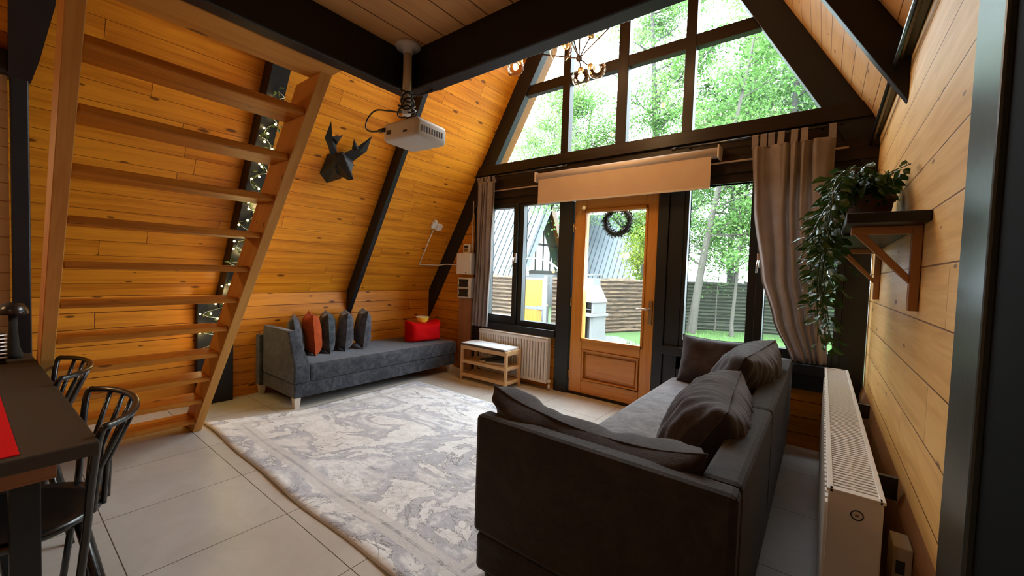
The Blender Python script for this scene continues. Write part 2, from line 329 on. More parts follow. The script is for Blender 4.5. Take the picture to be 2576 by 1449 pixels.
# ------------------------------------------------------------------ mesh builder
class MB:
    def __init__(s): s.v = []; s.f = []; s.uv = []; s.sm = []
    def face(s, pts, uvs=None, grain=None, smooth=False):
        i = len(s.v); s.v.extend(Vector(p) for p in pts); s.f.append(tuple(range(i, i + len(pts))))
        if uvs is None: uvs = s.auto([Vector(p) for p in pts], grain or Vector((1, 0, 0)))
        s.uv.append(uvs); s.sm.append(smooth)
    @staticmethod
    def auto(p, grain):
        n = (p[1] - p[0]).cross(p[2] - p[1])
        if n.length < 1e-12: return [(0, 0)] * len(p)
        n.normalize(); u = grain - n * grain.dot(n)
        if u.length < .2: u = n.orthogonal()
        u.normalize(); w = n.cross(u)
        return [(q.dot(u), q.dot(w)) for q in p]
    def box(s, lo, hi, rot=None, grain=None, origin=None):
        """axis box lo..hi, optionally rotated (Matrix) about origin"""
        lo = Vector(lo); hi = Vector(hi); d = hi - lo
        if grain is None:
            k = max(range(3), key=lambda i: d[i]); grain = Vector([1.0 if i == k else 0.0 for i in range(3)])
        else: grain = Vector(grain)
        c = [Vector((x, y, z)) for z in (lo.z, hi.z) for y in (lo.y, hi.y) for x in (lo.x, hi.x)]
        for idx in ((0, 2, 3, 1), (4, 5, 7, 6), (0, 1, 5, 4), (2, 6, 7, 3), (0, 4, 6, 2), (1, 3, 7, 5)):
            pts = [c[i] for i in idx]; uvs = s.auto(pts, grain)
            if rot is not None:
                o = Vector(origin) if origin is not None else (lo + hi) / 2
                pts = [rot @ (q - o) + o for q in pts]
            s.face(pts, uvs)
        return s
    def prism(s, poly, axis, a, b, grain=None):
        """extrude 2-D polygon (list of 2-tuples in the other two axes order) along axis from a to b"""
        def P(q, h):
            return {'x': Vector((h, q[0], q[1])), 'y': Vector((q[0], h, q[1])), 'z': Vector((q[0], q[1], h))}[axis]
        g = Vector(grain) if grain else {'x': Vector((1, 0, 0)), 'y': Vector((0, 1, 0)), 'z': Vector((0, 0, 1))}[axis]
        area = sum(poly[i][0]*poly[(i+1) % len(poly)][1] - poly[(i+1) % len(poly)][0]*poly[i][1] for i in range(len(poly)))
        if (area < 0) != (axis == 'y'): poly = poly[::-1]
        A = [P(q, min(a, b)) for q in poly]; B = [P(q, max(a, b)) for q in poly]
        s.face(A[::-1], grain=g); s.face(B, grain=g)
        for i in range(len(poly)):
            j = (i + 1) % len(poly); s.face([A[i], A[j], B[j], B[i]], grain=g)
        return s
    def tube(s, pts, r, seg=8, caps=True, closed=False):
        pts = [Vector(p) for p in pts]; n = len(pts)
        rr = r if isinstance(r, (list, tuple)) else [r] * n
        up = None; rings = []; L = 0; Ls = []
        for i, p in enumerate(pts):
            if closed: d = pts[(i + 1) % n] - pts[i - 1]
            else: d = (pts[min(i + 1, n - 1)] - pts[max(i - 1, 0)])
            d = d.normalized() if d.length > 1e-9 else Vector((0, 0, 1))
            if up is None: up = d.orthogonal().normalized()
            up = up - d * up.dot(d)
            up = up.normalized() if up.length > 1e-6 else d.orthogonal().normalized()
            w = d.cross(up)
            rings.append([p + (up * cos(2*pi*k/seg) + w * sin(2*pi*k/seg)) * rr[i] for k in range(seg)])
            if i: L += (pts[i] - pts[i-1]).length
            Ls.append(L)
        m = n if closed else n - 1
        for i in range(m):
            A, B = rings[i], rings[(i + 1) % n]
            for k in range(seg):
                k2 = (k + 1) % seg; a0 = k / seg * 2 * pi * rr[i]; a1 = (k + 1) / seg * 2 * pi * rr[i]
                s.face([A[k], A[k2], B[k2], B[k]], [(Ls[i], a0), (Ls[i], a1), (Ls[i]+.01 if i+1 >= n else Ls[i+1], a1), (Ls[i]+.01 if i+1 >= n else Ls[i+1], a0)], smooth=True)
        if caps and not closed:
            s.face(rings[0][::-1]); s.face(rings[-1])
        return s
    def lathe(s, prof, c, seg=24, mat=None, smooth=True):
        """profile [(r,z)] about vertical axis through c"""
        c = Vector(c)
        def P(r, z, k):
            q = Vector((r * cos(2*pi*k/seg), r * sin(2*pi*k/seg), z)); return c + (mat @ q if mat is not None else q)
        for i in range(len(prof) - 1):
            (r0, z0), (r1, z1) = prof[i], prof[i + 1]
            for k in range(seg):
                pts = [P(r0, z0, k), P(r0, z0, k+1), P(r1, z1, k+1), P(r1, z1, k)]
                if r0 < 1e-6: pts = [pts[0], pts[2], pts[3]]
                elif r1 < 1e-6: pts = pts[:3]
                s.face(pts, smooth=smooth)
        return s
    def sphere(s, c, r, seg=16, rings=10, sc=(1, 1, 1)):
        c = Vector(c)
        def P(i, k):
            th = pi * i / rings; ph = 2*pi*k/seg
            return c + Vector((r*sc[0]*sin(th)*cos(ph), r*sc[1]*sin(th)*sin(ph), -r*sc[2]*cos(th)))
        for i in range(rings):
            for k in range(seg):
                a = [P(i, k), P(i, k+1), P(i+1, k+1), P(i+1, k)]
                if i == 0: a = [a[0], a[2], a[3]]
                elif i == rings - 1: a = a[:3]
                s.face(a, smooth=True)
        return s
    def grid(s, fn, nu, nv, smooth=True, wrap=False, uvs=True, su=1.0, sv=1.0):
        P = [[Vector(fn(i / nu, j / nv)) for j in range(nv + 1)] for i in range(nu + 1)]
        for i in range(nu):
            for j in range(nv):
                s.face([P[i][j], P[i+1][j], P[i+1][j+1], P[i][j+1]],
                       [(i/nu*su, j/nv*sv), ((i+1)/nu*su, j/nv*sv), ((i+1)/nu*su, (j+1)/nv*sv), (i/nu*su, (j+1)/nv*sv)], smooth=smooth)
        return s
    def build(s, name, mat, parent=None, bevel=0.0, weld=True, xf=None, subsurf=0, solid=0.0):
        me = bpy.data.meshes.new(name)
        vs = [xf @ v for v in s.v] if xf is not None else s.v
        me.from_pydata([tuple(v) for v in vs], [], s.f)
        uvl = me.uv_layers.new(name='UVMap')
        flat = [c for f in s.uv for uv in f for c in uv]
        uvl.data.foreach_set('uv', flat)
        me.polygons.foreach_set('use_smooth', s.sm)
        me.materials.append(mat)
        if weld:
            import bmesh
            bm = bmesh.new(); bm.from_mesh(me); bmesh.ops.remove_doubles(bm, verts=bm.verts, dist=1e-5); bm.to_mesh(me); bm.free()
        me.update()
        o = bpy.data.objects.new(name, me); COL.objects.link(o)
        if parent is not None: o.parent = parent
        if solid:
            md = o.modifiers.new('solid', 'SOLIDIFY'); md.thickness = solid; md.offset = 0
        if bevel:
            md = o.modifiers.new('bevel', 'BEVEL'); md.width = bevel; md.segments = 2; md.limit_method = 'ANGLE'; md.angle_limit = radians(40)
        if subsurf:
            md = o.modifiers.new('sub', 'SUBSURF'); md.levels = subsurf; md.render_levels = subsurf
        return o

def thing(name, label, cat, loc=(0, 0, 0), rot=0, group=None):
    o = bpy.data.objects.new(name, None); COL.objects.link(o); o.location = loc
    o.rotation_euler = (0, 0, rot) if not isinstance(rot, (tuple, Euler)) else rot
    o.empty_display_size = .05
    return tag(o, label, cat, group)
def tag(o, label, cat, group=None, kind=None):
    o['label'] = label; o['category'] = cat
    if group: o['group'] = group
    if kind: o['kind'] = kind
    return o
def struct(o): o['kind'] = 'structure'; return o
def dup(o, loc=None, rot=None, scale=None, label=None, parent=None):
    c = o.copy(); COL.objects.link(c)
    if parent is not None: c.parent = parent
    if loc is not None: c.location = loc
    if rot is not None: c.rotation_euler = rot
    if scale is not None: c.scale = scale
    if label: c['label'] = label
    for ch in [x for x in KIDS.get(o.name, [])]:
        dup(ch, parent=c)
    return c
KIDS = {}
def family(root):
    """remember the children of a prototype so it can be copied"""
    def walk(o):
        KIDS[o.name] = [x for x in bpy.data.objects if x.parent == o]
        for k in KIDS[o.name]: walk(k)
    walk(root)

# ------------------------------------------------------------------ room shell
XL = -4.463; ZK = 1.007; XC = -1.686; XRV = .27          # knee wall, knee height, ridge line, right wall
ZA = ZK + S3 * (XC - XL)                                  # ridge height
Y0, YF = -2.6, 3.87
def slopeL(x): return ZK + S3 * (x - XL)
def slopeR(x): return ZK + S3 * ((2*XC - XL) - x)
ZRV = slopeR(XRV)
struct(MB().box((-6, Y0 - .3, -.12), (2.2, 3.99, 0), grain=(1, 0, 0)).build('floor', M['tile']))
# sloping left roof plane with inner boards; it runs on past the glass as the eaves
def slope_panel(sign, y0, y1, x0, x1, th=.05):
    m = MB(); g = Vector((0, 1, 0))
    f = slopeL if sign < 0 else slopeR
    A = Vector((x0, 0, f(x0))); B = Vector((x1, 0, f(x1)))
    n = Vector((-S3/2, 0, .5)) if sign < 0 else Vector((S3/2, 0, .5))
    L = (B - A).length
    def q(p, y): return Vector((p.x, y, p.z))
    ins = [q(A, y0), q(B, y0), q(B, y1), q(A, y1)]
    out = [p + n * th for p in ins]
    uv = [(y0, 0), (y0, L), (y1, L), (y1, 0)]
    m.face(ins, uv); m.face(out[::-1], uv[::-1])
    for i in range(4):
        j = (i + 1) % 4; m.face([ins[j], ins[i], out[i], out[j]], grain=g)
    return m
struct(slope_panel(-1, Y0, 3.95, XL, XC).build('wall_left_slope', M['slope']))
struct(slope_panel(-1, 3.95, 4.30, XL, XC).build('trim_1', M['ornge']))
struct(slope_panel(1, Y0, 3.95, XRV + .05, XC).build('wall_right_slope', M['sloper']))
struct(slope_panel(1, 3.95, 4.30, 1.1, XC).build('trim_2', M['ornge']))
k = MB(); k.box((XL - .04, Y0, 0), (XL, 3.95, ZK + .03), grain=(0, 1, 0)); struct(k.build('wall_left', M['knee']))
k = MB(); k.box((XRV, 1.44, .5), (XRV + .05, YF, ZRV), grain=(0, 1, 0))
struct(k.build('wall_right', M['wallr']))
k = MB(); k.prism([(XRV - .018, .5), (XRV - .018, 0), (XRV + .05, 0), (XRV + .05, .56), (XRV, .56)], 'y', 1.40, YF, grain=(0, 1, 0))
struct(k.build('baseboard_right', M['bracket']))
# moulding where the right wall meets the roof
k = MB(); k.box((XRV - .035, 1.35, ZRV - .075), (XRV, YF, ZRV + .0), grain=(0, 1, 0)); struct(k.build('trim_3', M['jamb'], bevel=.006))
k = MB(); k.tube([(XRV - .05, 1.35, ZRV - .095), (XRV - .05, 2.4, ZRV - .10), (XRV - .05, 3.86, ZRV - .13)], .014, 8)
tag(k.build('cable', M['bmetal']), 'black cable running along the top edge of the right wall', 'cable')
# near end of the right wall: dark post, matt black panel beyond it
k = MB(); k.box((XRV - .010, 1.235, 0), (XRV + .08, 1.445, 3.2)); struct(k.build('trim_4', M['jamb'], bevel=.006))
k = MB(); k.box((XRV + .004, .2, 0), (XRV + .08, 1.235, 3.2)); struct(k.build('trim_5', M['black_matt']))
k = MB(); k.box((XRV + .08, Y0, 0), (XRV + .13, .6, 3.2)); struct(k.build('wall_back_right', M['ceil']))
# back wall closing the room behind the viewer
k = MB(); k.prism([(XL - .04, 0), (XL - .04, ZK), (XC, ZA + .1), (2*XC - XL + .1, ZK), (2*XC - XL + .1, 0)], 'y', Y0 - .05, Y0, grain=(1, 0, 0)); struct(k.build('wall_back', M['ceil']))
k = MB(); k.box((2*XC - XL, Y0, 0), (2*XC - XL + .05, 3.95, ZK + .1)); struct(k.build('wall_outer_right', M['ceil']))
# cream boarded kitchen wall at the far left
k = MB(); k.box((-3.70, -2.4, 0), (-3.63, .083, 2.29), grain=(0, 1, 0)); struct(k.build('wall_kitchen', M['kitch']))
k = MB(); k.box((-3.69, -2.4, 2.29), (-3.58, .088, 2.42), grain=(0, 1, 0)); struct(k.build('trim_6', M['black'], bevel=.006))
k = MB(); k.box((-3.67, .090, 0), (-3.59, .158, 2.40)); struct(k.build('trim_7', M['black'], bevel=.006))

# loft floor seen from below and its two black beams
BX, BY = -1.735, 1.31
k = MB(); k.box((BX + .02, Y0, 2.385), (2*XC - XL - .8, BY + .03, 2.43), grain=(0, 1, 0)); struct(k.build('ceiling', M['ceil']))
k = MB(); k.box((BX - .055, Y0, 2.19), (BX + .02, BY + .06, 2.50), grain=(0, 1, 0)); struct(k.build('trim_9', M['black'], bevel=.008))
k = MB(); k.box((BX + .02, BY + .0, 2.19), (XRV + .05, BY + .075, 2.50), grain=(1, 0, 0)); struct(k.build('trim_10', M['black'], bevel=.008))

# rafters: (side, y0, y1, depth, lowest z)
def rafter(name, side, y0, y1, depth, ztop=None, zlow=None, foot=True):
    m = MB(); f = -1 if side < 0 else 1
    n = Vector((S3/2, 0, -.5)) if side < 0 else Vector((-S3/2, 0, -.5))
    xb = XL if side < 0 else XRV
    A = Vector((XL, 0, ZK)) if side < 0 else Vector((XRV, 0, ZRV))
    zt = ztop or ZA
    d = Vector((.5, 0, S3/2)) if side < 0 else Vector((-.5, 0, S3/2))
    B = A + d * ((zt - A.z) / d.z)
    C = B + n * depth; D0 = A + n * depth
    # carry the inner edge down until it meets the vertical wall
    t = (D0.x - xb) / d.x
    E = D0 - d * t
    poly = [(A.x, A.z), (B.x, B.z), (C.x, C.z), (E.x, E.z)]
    m.prism(poly, 'y', y0, y1, grain=d)
    return struct(m.build(name, M['black'], bevel=.004))
rafter('trim_11', -1, 2.60, 2.655, .14, zlow=.7)
rafter('trim_12', -1, 1.30, 1.43, .14)
m = MB()
def rq(z, off): x = XL + (z - ZK) / S3; return Vector((x, 0, z)) + Vector((S3/2, 0, -.5)) * off
secs = [(2.33, .085, .165), (2.45, .085, .195), (2.72, .085, .245), (4.9, .085, .245)]
for (za, ya, yb_), (zb, yc, yd) in zip(secs, secs[1:]):
    for (o0, ea, eb), (o1, ec, ed) in (((0, 1, 1), (.12, 1, 1)), ((.12, 1, 1), (.12, 2, 2)), ((.12, 2, 2), (0, 2, 2)), ((0, 2, 2), (0, 1, 1))):
        def pt(z, o_, e_, y0_, y1_): q = rq(z, o_); q.y = y0_ if e_ == 1 else y1_; return q
        m.face([pt(za, o0, ea, ya, yb_), pt(za, o1, ec, ya, yb_), pt(zb, o1, ed, yc, yd), pt(zb, o0, eb, yc, yd)], grain=Vector((.5, 0, .87)))
struct(m.build('trim_13', M['black']))
rafter('trim_14', -1, 3.86, 3.95, .205)
rafter('trim_15', 1, 2.60, 2.655, .14)
rafter('trim_16', 1, 3.86, 3.95, .205)
rafter('trim_17', 1, .085, .24, .12, ztop=3.0)
# boxed foot of the second rafter, standing on the floor beside the ladder
k = MB(); k.box((XL, 1.14, 0), (XL + .075, 1.42, .955)); struct(k.build('trim_18', M['black'], bevel=.005))
# ridge board
k = MB(); k.box((XC - .06, Y0, ZA - .22), (XC + .06, 3.95, ZA - .02)); struct(k.build('trim_19', M['black']))

# ------------------------------------------------------------------ glazed front wall
YA, YB = 3.875, 3.965
RG = .205                                   # rafter depth at the front
gx0 = XL + RG / (S3/2)                      # glass edge line offset
def gl(z): return gx0 + (z - ZK) / S3       # left glass edge at height z
def gr(z): return 2 * XC - gl(z)
ZT = 2.625                                  # bottom of gable glazing
# black boards across the front between the low windows and the gable glass
k = MB()
k.prism([(-3.60, 2.12), (XRV, 2.12), (XRV, ZRV - .02), (gr(ZT) + .02, ZT), (gl(ZT) - .02, ZT), (-3.60, slopeL(-3.60) - .02)], 'y', YA, YB, grain=(1, 0, 0))
k.box((-3.62, YA - .035, 2.50), (XRV, YA, 2.615), grain=(1, 0, 0))
k.box((-3.55, YA - .02, 2.20), (XRV, YA, 2.34), grain=(1, 0, 0))
struct(k.build('wall_front_band', M['brownf'], bevel=.003))
# posts
for nm, x0, x1, z0, z1, yy in (('trim_20', -3.62, -3.46, 0, 2.14, 0), ('trim_21', -2.335, -2.165, 0, 2.14, -.02), ('trim_22', -1.255, -1.16, 0, 2.14, -.02),
                           ('trim_23', -1.16, -1.03, 0, 2.14, 0), ('trim_24', .12, XRV, 0, 2.14, 0)):
    k = MB(); k.box((x0, YA + yy, z0), (x1, YB, z1)); struct(k.build(nm, M['blackf'], bevel=.004))
# boards left of the window, below the sills
k = MB()
k.prism([(XL, 0), (XL, ZK), (-3.60, slopeL(-3.60)), (-3.60, 0)], 'y', YA, YB, grain=(1, 0, 0))
struct(k.build('wall_front_left', M['knee']))
k = MB(); k.box((-3.47, YA + .02, 0), (-2.335, YB, .58), grain=(1, 0, 0)); struct(k.build('wall_front_sill_left', M['knee']))
k = MB(); k.box((-1.03, YA + .02, 0), (.12, YB, .58), grain=(1, 0, 0)); struct(k.build('wall_front_sill_right', M['knee']))
k = MB(); k.box((-1.04, YA, 0), (-.98, YA + .02, .58)); k.box((-1.04, YA, .46), (.12, YA + .02, .58), grain=(1, 0, 0)); k.box((-.80, YA - .0, .50), (-.68, YA + .02, .58)); struct(k.build('trim_25', M['blackf']))
k = MB(); k.box((-3.47, YA - .045, .585), (-2.335, YA + .03, .665), grain=(1, 0, 0)); k.box((-1.16, YA - .045, .585), (.14, YA + .03, .665), grain=(1, 0, 0)); struct(k.build('trim_26', M['blackf'], bevel=.006))

def frame(name, x0, x1, z0, z1, w, mat, y0=YA, y1=YB, ws=None, pane_y=None, handle=None, sash=None):
    """one window: black frame, a pane child"""
    wl, wr, wb, wt = ws or (w, w, w, w)
    m = MB(); m.box((x0, y0, z0), (x0 + wl, y1, z1)); m.box((x1 - wr, y0, z0), (x1, y1, z1))
    m.box((x0 + wl, y0, z0), (x1 - wr, y1, z0 + wb), grain=(1, 0, 0)); m.box((x0 + wl, y0, z1 - wt), (x1 - wr, y1, z1), grain=(1, 0, 0))
    o = struct(m.build(name, mat, bevel=.003))
    p = MB(); py = pane_y or (y1 - .025)
    p.box((x0 + wl - .005, py, z0 + wb - .005), (x1 - wr + .005, py + .006, z1 - wt + .005)); p.build('pane', M['glass'], o)
    e = MB()   # bright rebate strip
    return o
w1 = frame('window_1', -3.46, -2.905, .665, 2.12, .04, M['blackf'], ws=(.10, .065, .105, .045), y0=YA - .01)
w2 = frame('window_2', -2.905, -2.335, .665, 2.12, .04, M['blackf'], ws=(.065, .015, .065, .03), y0=YA + .012)
w3 = frame('window_3', -1.03, -.44, .665, 2.16, .04, M['blackf'], ws=(.035, .06, .07, .04), y0=YA + .012)
w4 = frame('window_4', -.44, .12, .665, 2.16, .04, M['blackf'], ws=(.06, .04, .10, .06), y0=YA - .01)
def win_handle(x, z, par):
    m = MB(); m.box((x - .014, YA - .025, z - .06), (x + .014, YA - .008, z + .06)); m.build('handle_plate', M['metal'], par, bevel=.004)
    m = MB(); m.tube([(x, YA - .02, z + .0), (x, YA - .055, z + .0), (x - .004, YA - .06, z - .03), (x - .008, YA - .06, z - .10)], [.007, .008, .009, .007], 8); m.build('handle', M['metal'], par)
win_handle(-2.925, 1.47, w1); win_handle(-.425, 1.46, w4)

# gable glazing: mullions, bars and one pane per opening
k = MB()
for xc, w in ((-2.32, .09), (XC + .01, .11), (-1.045, .09)):
    zt = min(slopeL(xc - w/2), slopeR(xc + w/2)) - .25
    k.box((xc - w/2, YA, ZT), (xc + w/2, YB, zt))
for z0, z1 in ((3.365, 3.475), (4.12, 4.22)):
    k.prism([(gl(z0), z0), (gr(z0), z0), (gr(z1), z1), (gl(z1), z1)], 'y', YA + .005, YB - .005, grain=(1, 0, 0))
struct(k.build('window_frame_gable', M['brownf'], bevel=.004))
for nm, sgn in (('window_5', 1),):
    zap = gl(0) * 0 + ZK + S3 * (XC - gx0)
    m = MB(); m.prism([(gl(ZT) - .01, ZT), (gr(ZT) + .01, ZT), (XC, zap)], 'y', YB - .03, YB - .024)
    struct(m.build('window_5', M['glass']))

# door
d = struct(MB().box((-2.155, YA + .005, .03), (-2.01, YB - .02, 2.09)).box((-1.38, YA + .005, .03), (-1.262, YB - .02, 2.09))
           .box((-2.01, YA + .005, 1.955), (-1.38, YB - .02, 2.09), grain=(1, 0, 0)).box((-2.01, YA + .005, .50), (-1.38, YB - .02, .61), grain=(1, 0, 0))
           .box((-2.01, YA + .005, .03), (-1.38, YB - .02, .17), grain=(1, 0, 0)).build('door_1', M['door'], bevel=.006))
m = MB(); m.box((-2.01, YA + .035, .17), (-1.38, YB - .03, .50), grain=(1, 0, 0)); m.prism([(-1.965, .215), (-1.425, .215), (-1.425, .455), (-1.965, .455)], 'y', YA + .018, YA + .04, grain=(1, 0, 0)); m.build('door_panel', M['door'], d, bevel=.008)
m = MB()
for a, b_ in (((-2.03, .59), (-1.36, .61)), ((-2.03, 1.955), (-1.36, 1.975))): m.box((a[0], YA - .008, a[1]), (b_[0], YA + .02, b_[1] + .012), grain=(1, 0, 0))
for x in (-2.035, -1.38): m.box((x, YA - .008, .59), (x + .022, YA + .02, 1.987))
for a, b_ in (((-2.0, .175), (-1.39, .190)), ((-2.0, .482), (-1.39, .497))): m.box((a[0], YA - .006, a[1]), (b_[0], YA + .02, b_[1]), grain=(1, 0, 0))
for x in (-2.0, -1.405): m.box((x, YA - .006, .175), (x + .015, YA + .02, .497))
m.build('door_moulding', M['door'], d, bevel=.004)
m = MB(); m.box((-2.015, YB - .045, .605), (-1.375, YB - .039, 1.96)); m.build('pane', M['glass'], d)
m = MB(); m.box((-1.315, YA - .008, .84), (-1.275, YA + .006, 1.07)); m.build('lock_plate', M['brass'], d, bevel=.004)
m = MB(); m.tube([(-1.295, YA, .985), (-1.295, YA - .045, .985), (-1.315, YA - .055, .985), (-1.36, YA - .056, .99), (-1.415, YA - .052, .985)], [.009, .009, .009, .010, .007], 10); m.build('door_handle', M['metal'], d)
m = MB()
for z in (.21, 1.0, 1.8): m.tube([(-2.158, YA - .004, z - .045), (-2.158, YA - .004, z + .045)], .008, 8)
m.build('hinge', M['brass'], d)
struct(MB().box((-2.17, YA, 0), (-1.25, YB, .028), grain=(1, 0, 0)).build('trim_27', M['brownf']))

# ------------------------------------------------------------------ open ladder stair
lad = thing('ladder_stair', 'steep open pine ladder stair rising to the loft edge', 'stairs', (-3.7, .6, 0))
def lx(z): return -3.74 + .853 * z     # underside edge of the stringers
def put(m, name, mat, par, bevel=0.0, **kw):
    o = m.build(name, mat, None, bevel=bevel, **kw); o.parent = par
    o.matrix_parent_inverse = Matrix.LocRotScale(par.location, par.rotation_euler, None).inverted(); return o
gdir = Vector((.853, 0, 1)).normalized()
for y0, y1 in ((.945, 1.0), (.160, .208)):
    z1 = 2.19
    m = MB(); m.prism([(lx(0) - .0, 0), (lx(z1), z1), (lx(z1) - .24, z1), (lx(0) - .24, 0)], 'y', y0, y1, grain=gdir)
    put(m, 'stringer', M['ladder'], lad, .003)
for i in range(11):
    z = .085 + .194 * i
    m = MB(); m.box((lx(z) - .215, .208, z), (lx(z) - .004, .945, z + .034), grain=(0, 1, 0)); put(m, 'tread', M['tread'], lad, .007)
m = MB(); m.box((BX - .25, .145, 2.19), (BX - .055, 1.0, 2.225), grain=(0, 1, 0)); put(m, 'top_tread', M['ladder'], lad, .004)

# ------------------------------------------------------------------ fairy lights and garland on the rafter
random.seed(4)
NL = Vector((S3/2, 0, -.5)); UP = Vector((.5, 0, S3/2)); OR = Vector((XL, 0, ZK))
def onr(s, y, off): return Vector((XL, y, ZK)) + UP * s + NL * off
fl = thing('string_light', 'string of warm glowing fairy lights twined down the black rafter behind the ladder', 'fairy lights', (-4.2, 1.37, 1.0))
path = []
for i in range(70):
    t = i / 69; s = 1.95 - 1.95 * t
    if s > .05: p = onr(s, 1.362 + .048 * sin(i * .9) + .02 * sin(i * 2.3), .165 + .02 * sin(i * 1.7))
    path.append(p)
for i in range(26):
    path.append(Vector((XL + .115 + .02 * sin(i * 1.1), 1.27 + .10 * sin(i * .8), .95 - .020 * i)))
put(MB().tube(path, .0022, 5), 'wire', M['wire'], fl)
for i in range(2, len(path) - 1, 2):
    base = path[i]; q = base + Vector((random.uniform(.0, .03), random.uniform(-.045, .03), random.uniform(-.035, .01)))
    m = MB(); m.sphere(q, .0085, 8, 6); put(m, 'bulb', M['fairy'], fl)
    if i % 3 == 0:
        m = MB(); m.tube([base, q], .0012, 4); put(m, 'lead', M['wire'], fl)
for i in (6, 20, 36, 52, 68, 84):
    lamp_o = lamp('fairy_glow', 'POINT', path[i] + Vector((.05, 0, 0)), 1.1, (1.0, .74, .3), .03); lamp_o.parent = fl
    lamp_o.matrix_parent_inverse = Matrix.Translation(-fl.location)
def leaf_quad(m, p, dir_, nrm, L, Wd, fold=.15):
    d_ = dir_.normalized(); s_ = d_.cross(nrm); s_ = s_.normalized() if s_.length > 1e-6 else d_.orthogonal().normalized(); n_ = s_.cross(d_)
    a = p; c = p + d_ * L - n_ * L * .12; mid = p + d_ * L * .45
    l1 = mid + s_ * Wd/2 + n_ * Wd * fold; r1 = mid - s_ * Wd/2 + n_ * Wd * fold
    l2 = p + d_ * L * .78 + s_ * Wd * .3 + n_ * Wd * fold*.4; r2 = p + d_ * L * .78 - s_ * Wd * .3 + n_ * Wd * fold*.4
    m2 = p + d_ * L * .8 - n_ * L * .04
    m.face([a, mid, m2, l2, l1]); m.face([a, r1, r2, m2, mid]); m.face([m2, c, l2]); m.face([m2, r2, c])
def rdir(r=random):
    return Vector((r.gauss(0, 1), r.gauss(0, 1), r.gauss(0, 1))).normalized()
m = MB(); m.tube([p + Vector((-.01, .01, .0)) for p in path[:90:2]], .003, 5)
for i in list(range(0, 92, 3)):
    if i in (20, 23, 26, 44, 47): continue
    for _ in range(3):
        leaf_quad(m, path[i] + rdir() * .02, (rdir() + Vector((.1, 0, -.6))), (rdir() + NL), random.uniform(.035, .055), random.uniform(.018, .026))
tag(m.build('leaf_garland', M['ivy'], weld=False), 'green leaf garland hanging with the fairy lights on the rafter', 'garland')
m = MB(); m.tube([onr(1.86, 1.40, .15), onr(1.85, 1.47, .17), onr(1.82, 1.56, .17)], .003, 5)
for i in range(14): leaf_quad(m, onr(1.86 - .003 * i, 1.41 + .012 * i, .165), rdir() + Vector((0, .6, -.6)), rdir() + NL, .055, .024)
tag(m.build('leaf_sprig', M['ivy'], weld=False), 'small green leaf sprig at the top of the rafter behind the first tread', 'garland')

# ------------------------------------------------------------------ geometric deer head
def deer():
    t = thing('deer_head', 'faceted black paper deer head with pointed antlers on the plank wall', 'wall ornament', tuple(DB))
    Yv = Vector((0, 1, 0))
    def P(a, b, n): return DB + Yv * a * 1.13 + UP * b * 1.13 + NL * n
    # neck: hexagonal base on the wall narrowing towards the head
    base = [(-.144, -.144), (-.062, -.215), (.045, -.15), (.06, .0), (.0, .08), (-.123, .03)]
    top = [(-.10, -.03), (-.06, -.09), (.0, -.08), (.02, .0), (-.03, .06), (-.10, .05)]
    m = MB(); B_ = [P(a, b, .0) for a, b in base]; T_ = [P(a, b, .13) for a, b in top]
    for i in range(6):
        j = (i + 1) % 6; m.face([B_[i], B_[j], T_[i]]); m.face([B_[j], T_[j], T_[i]])
    m.face(B_[::-1]); m.face(T_); put(m, 'neck', M['dk'], t)
    # head: wedge from crown to nose
    hp = dict(c=P(-.078, .106, .12), l=P(-.125, .05, .14), r=P(.02, .06, .14), f=P(-.07, .079, .18), j=P(-.042, -.09, .12), bl=P(-.06, -.02, .25), br=P(-.01, -.01, .25),
              nl=P(-.035, -.06, .285), nr=P(.006, -.055, .285), nt=P(-.015, -.035, .29), ch=P(-.019, -.082, .26), el=P(-.106, .02, .18), er=P(.027, .045, .17))
    m = MB()
    for tri in (('c', 'l', 'f'), ('c', 'f', 'r'), ('l', 'el', 'f'), ('f', 'er', 'r'), ('f', 'el', 'bl'), ('f', 'br', 'er'), ('f', 'bl', 'nt'), ('f', 'nt', 'br'), ('bl', 'nl', 'nt'), ('nt', 'nr', 'br'),
                ('nl', 'ch', 'nt'), ('ch', 'nr', 'nt'), ('l', 'j', 'el'), ('r', 'er', 'j'), ('el', 'j', 'bl'), ('er', 'br', 'j'), ('bl', 'j', 'ch'), ('br', 'ch', 'j'), ('bl', 'ch', 'nl'), ('br', 'nr', 'ch'), ('c', 'j', 'l'), ('c', 'r', 'j')):
        m.face([hp[q] for q in tri])
    put(m, 'head', M['dk'], t)
    def antler(pts, nm='antler'):
        # outline (a,b) extruded with a raised ridge
        cen = (sum(p[0] for p in pts)/len(pts), sum(p[1] for p in pts)/len(pts))
        m = MB(); n0, n1 = .085, .135
        F = [P(a, b, n0 + .02) for a, b in pts]; R_ = P(cen[0], cen[1], n1); K = P(cen[0], cen[1], n0 - .02)
        for i in range(len(pts)):
            j = (i + 1) % len(pts); m.face([F[i], F[j], R_]); m.face([F[j], F[i], K])
        put(m, nm, M['dk'], t)
    antler([(-.150, .05), (-.182, .11), (-.229, .169), (-.215, .31), (-.178, .196), (-.122, .135), (-.10, .08)])
    antler([(-.178, .196), (-.097, .229), (-.123, .139), (-.165, .15)])
    antler([(-.05, .09), (.048, .174), (.145, .295), (.14, .158), (.054, .052), (.0, .05)])
    antler([(.006, .15), (.001, .227), (.04, .192), (.085, .148), (.029, .12)])
M['dk'] = plain('matt_black_facets', (.010, .010, .012), .55, vary=.2, bump=0, spec=.35)
DB = Vector((-3.712, 2.08, slopeL(-3.712))) + NL * .002
deer()

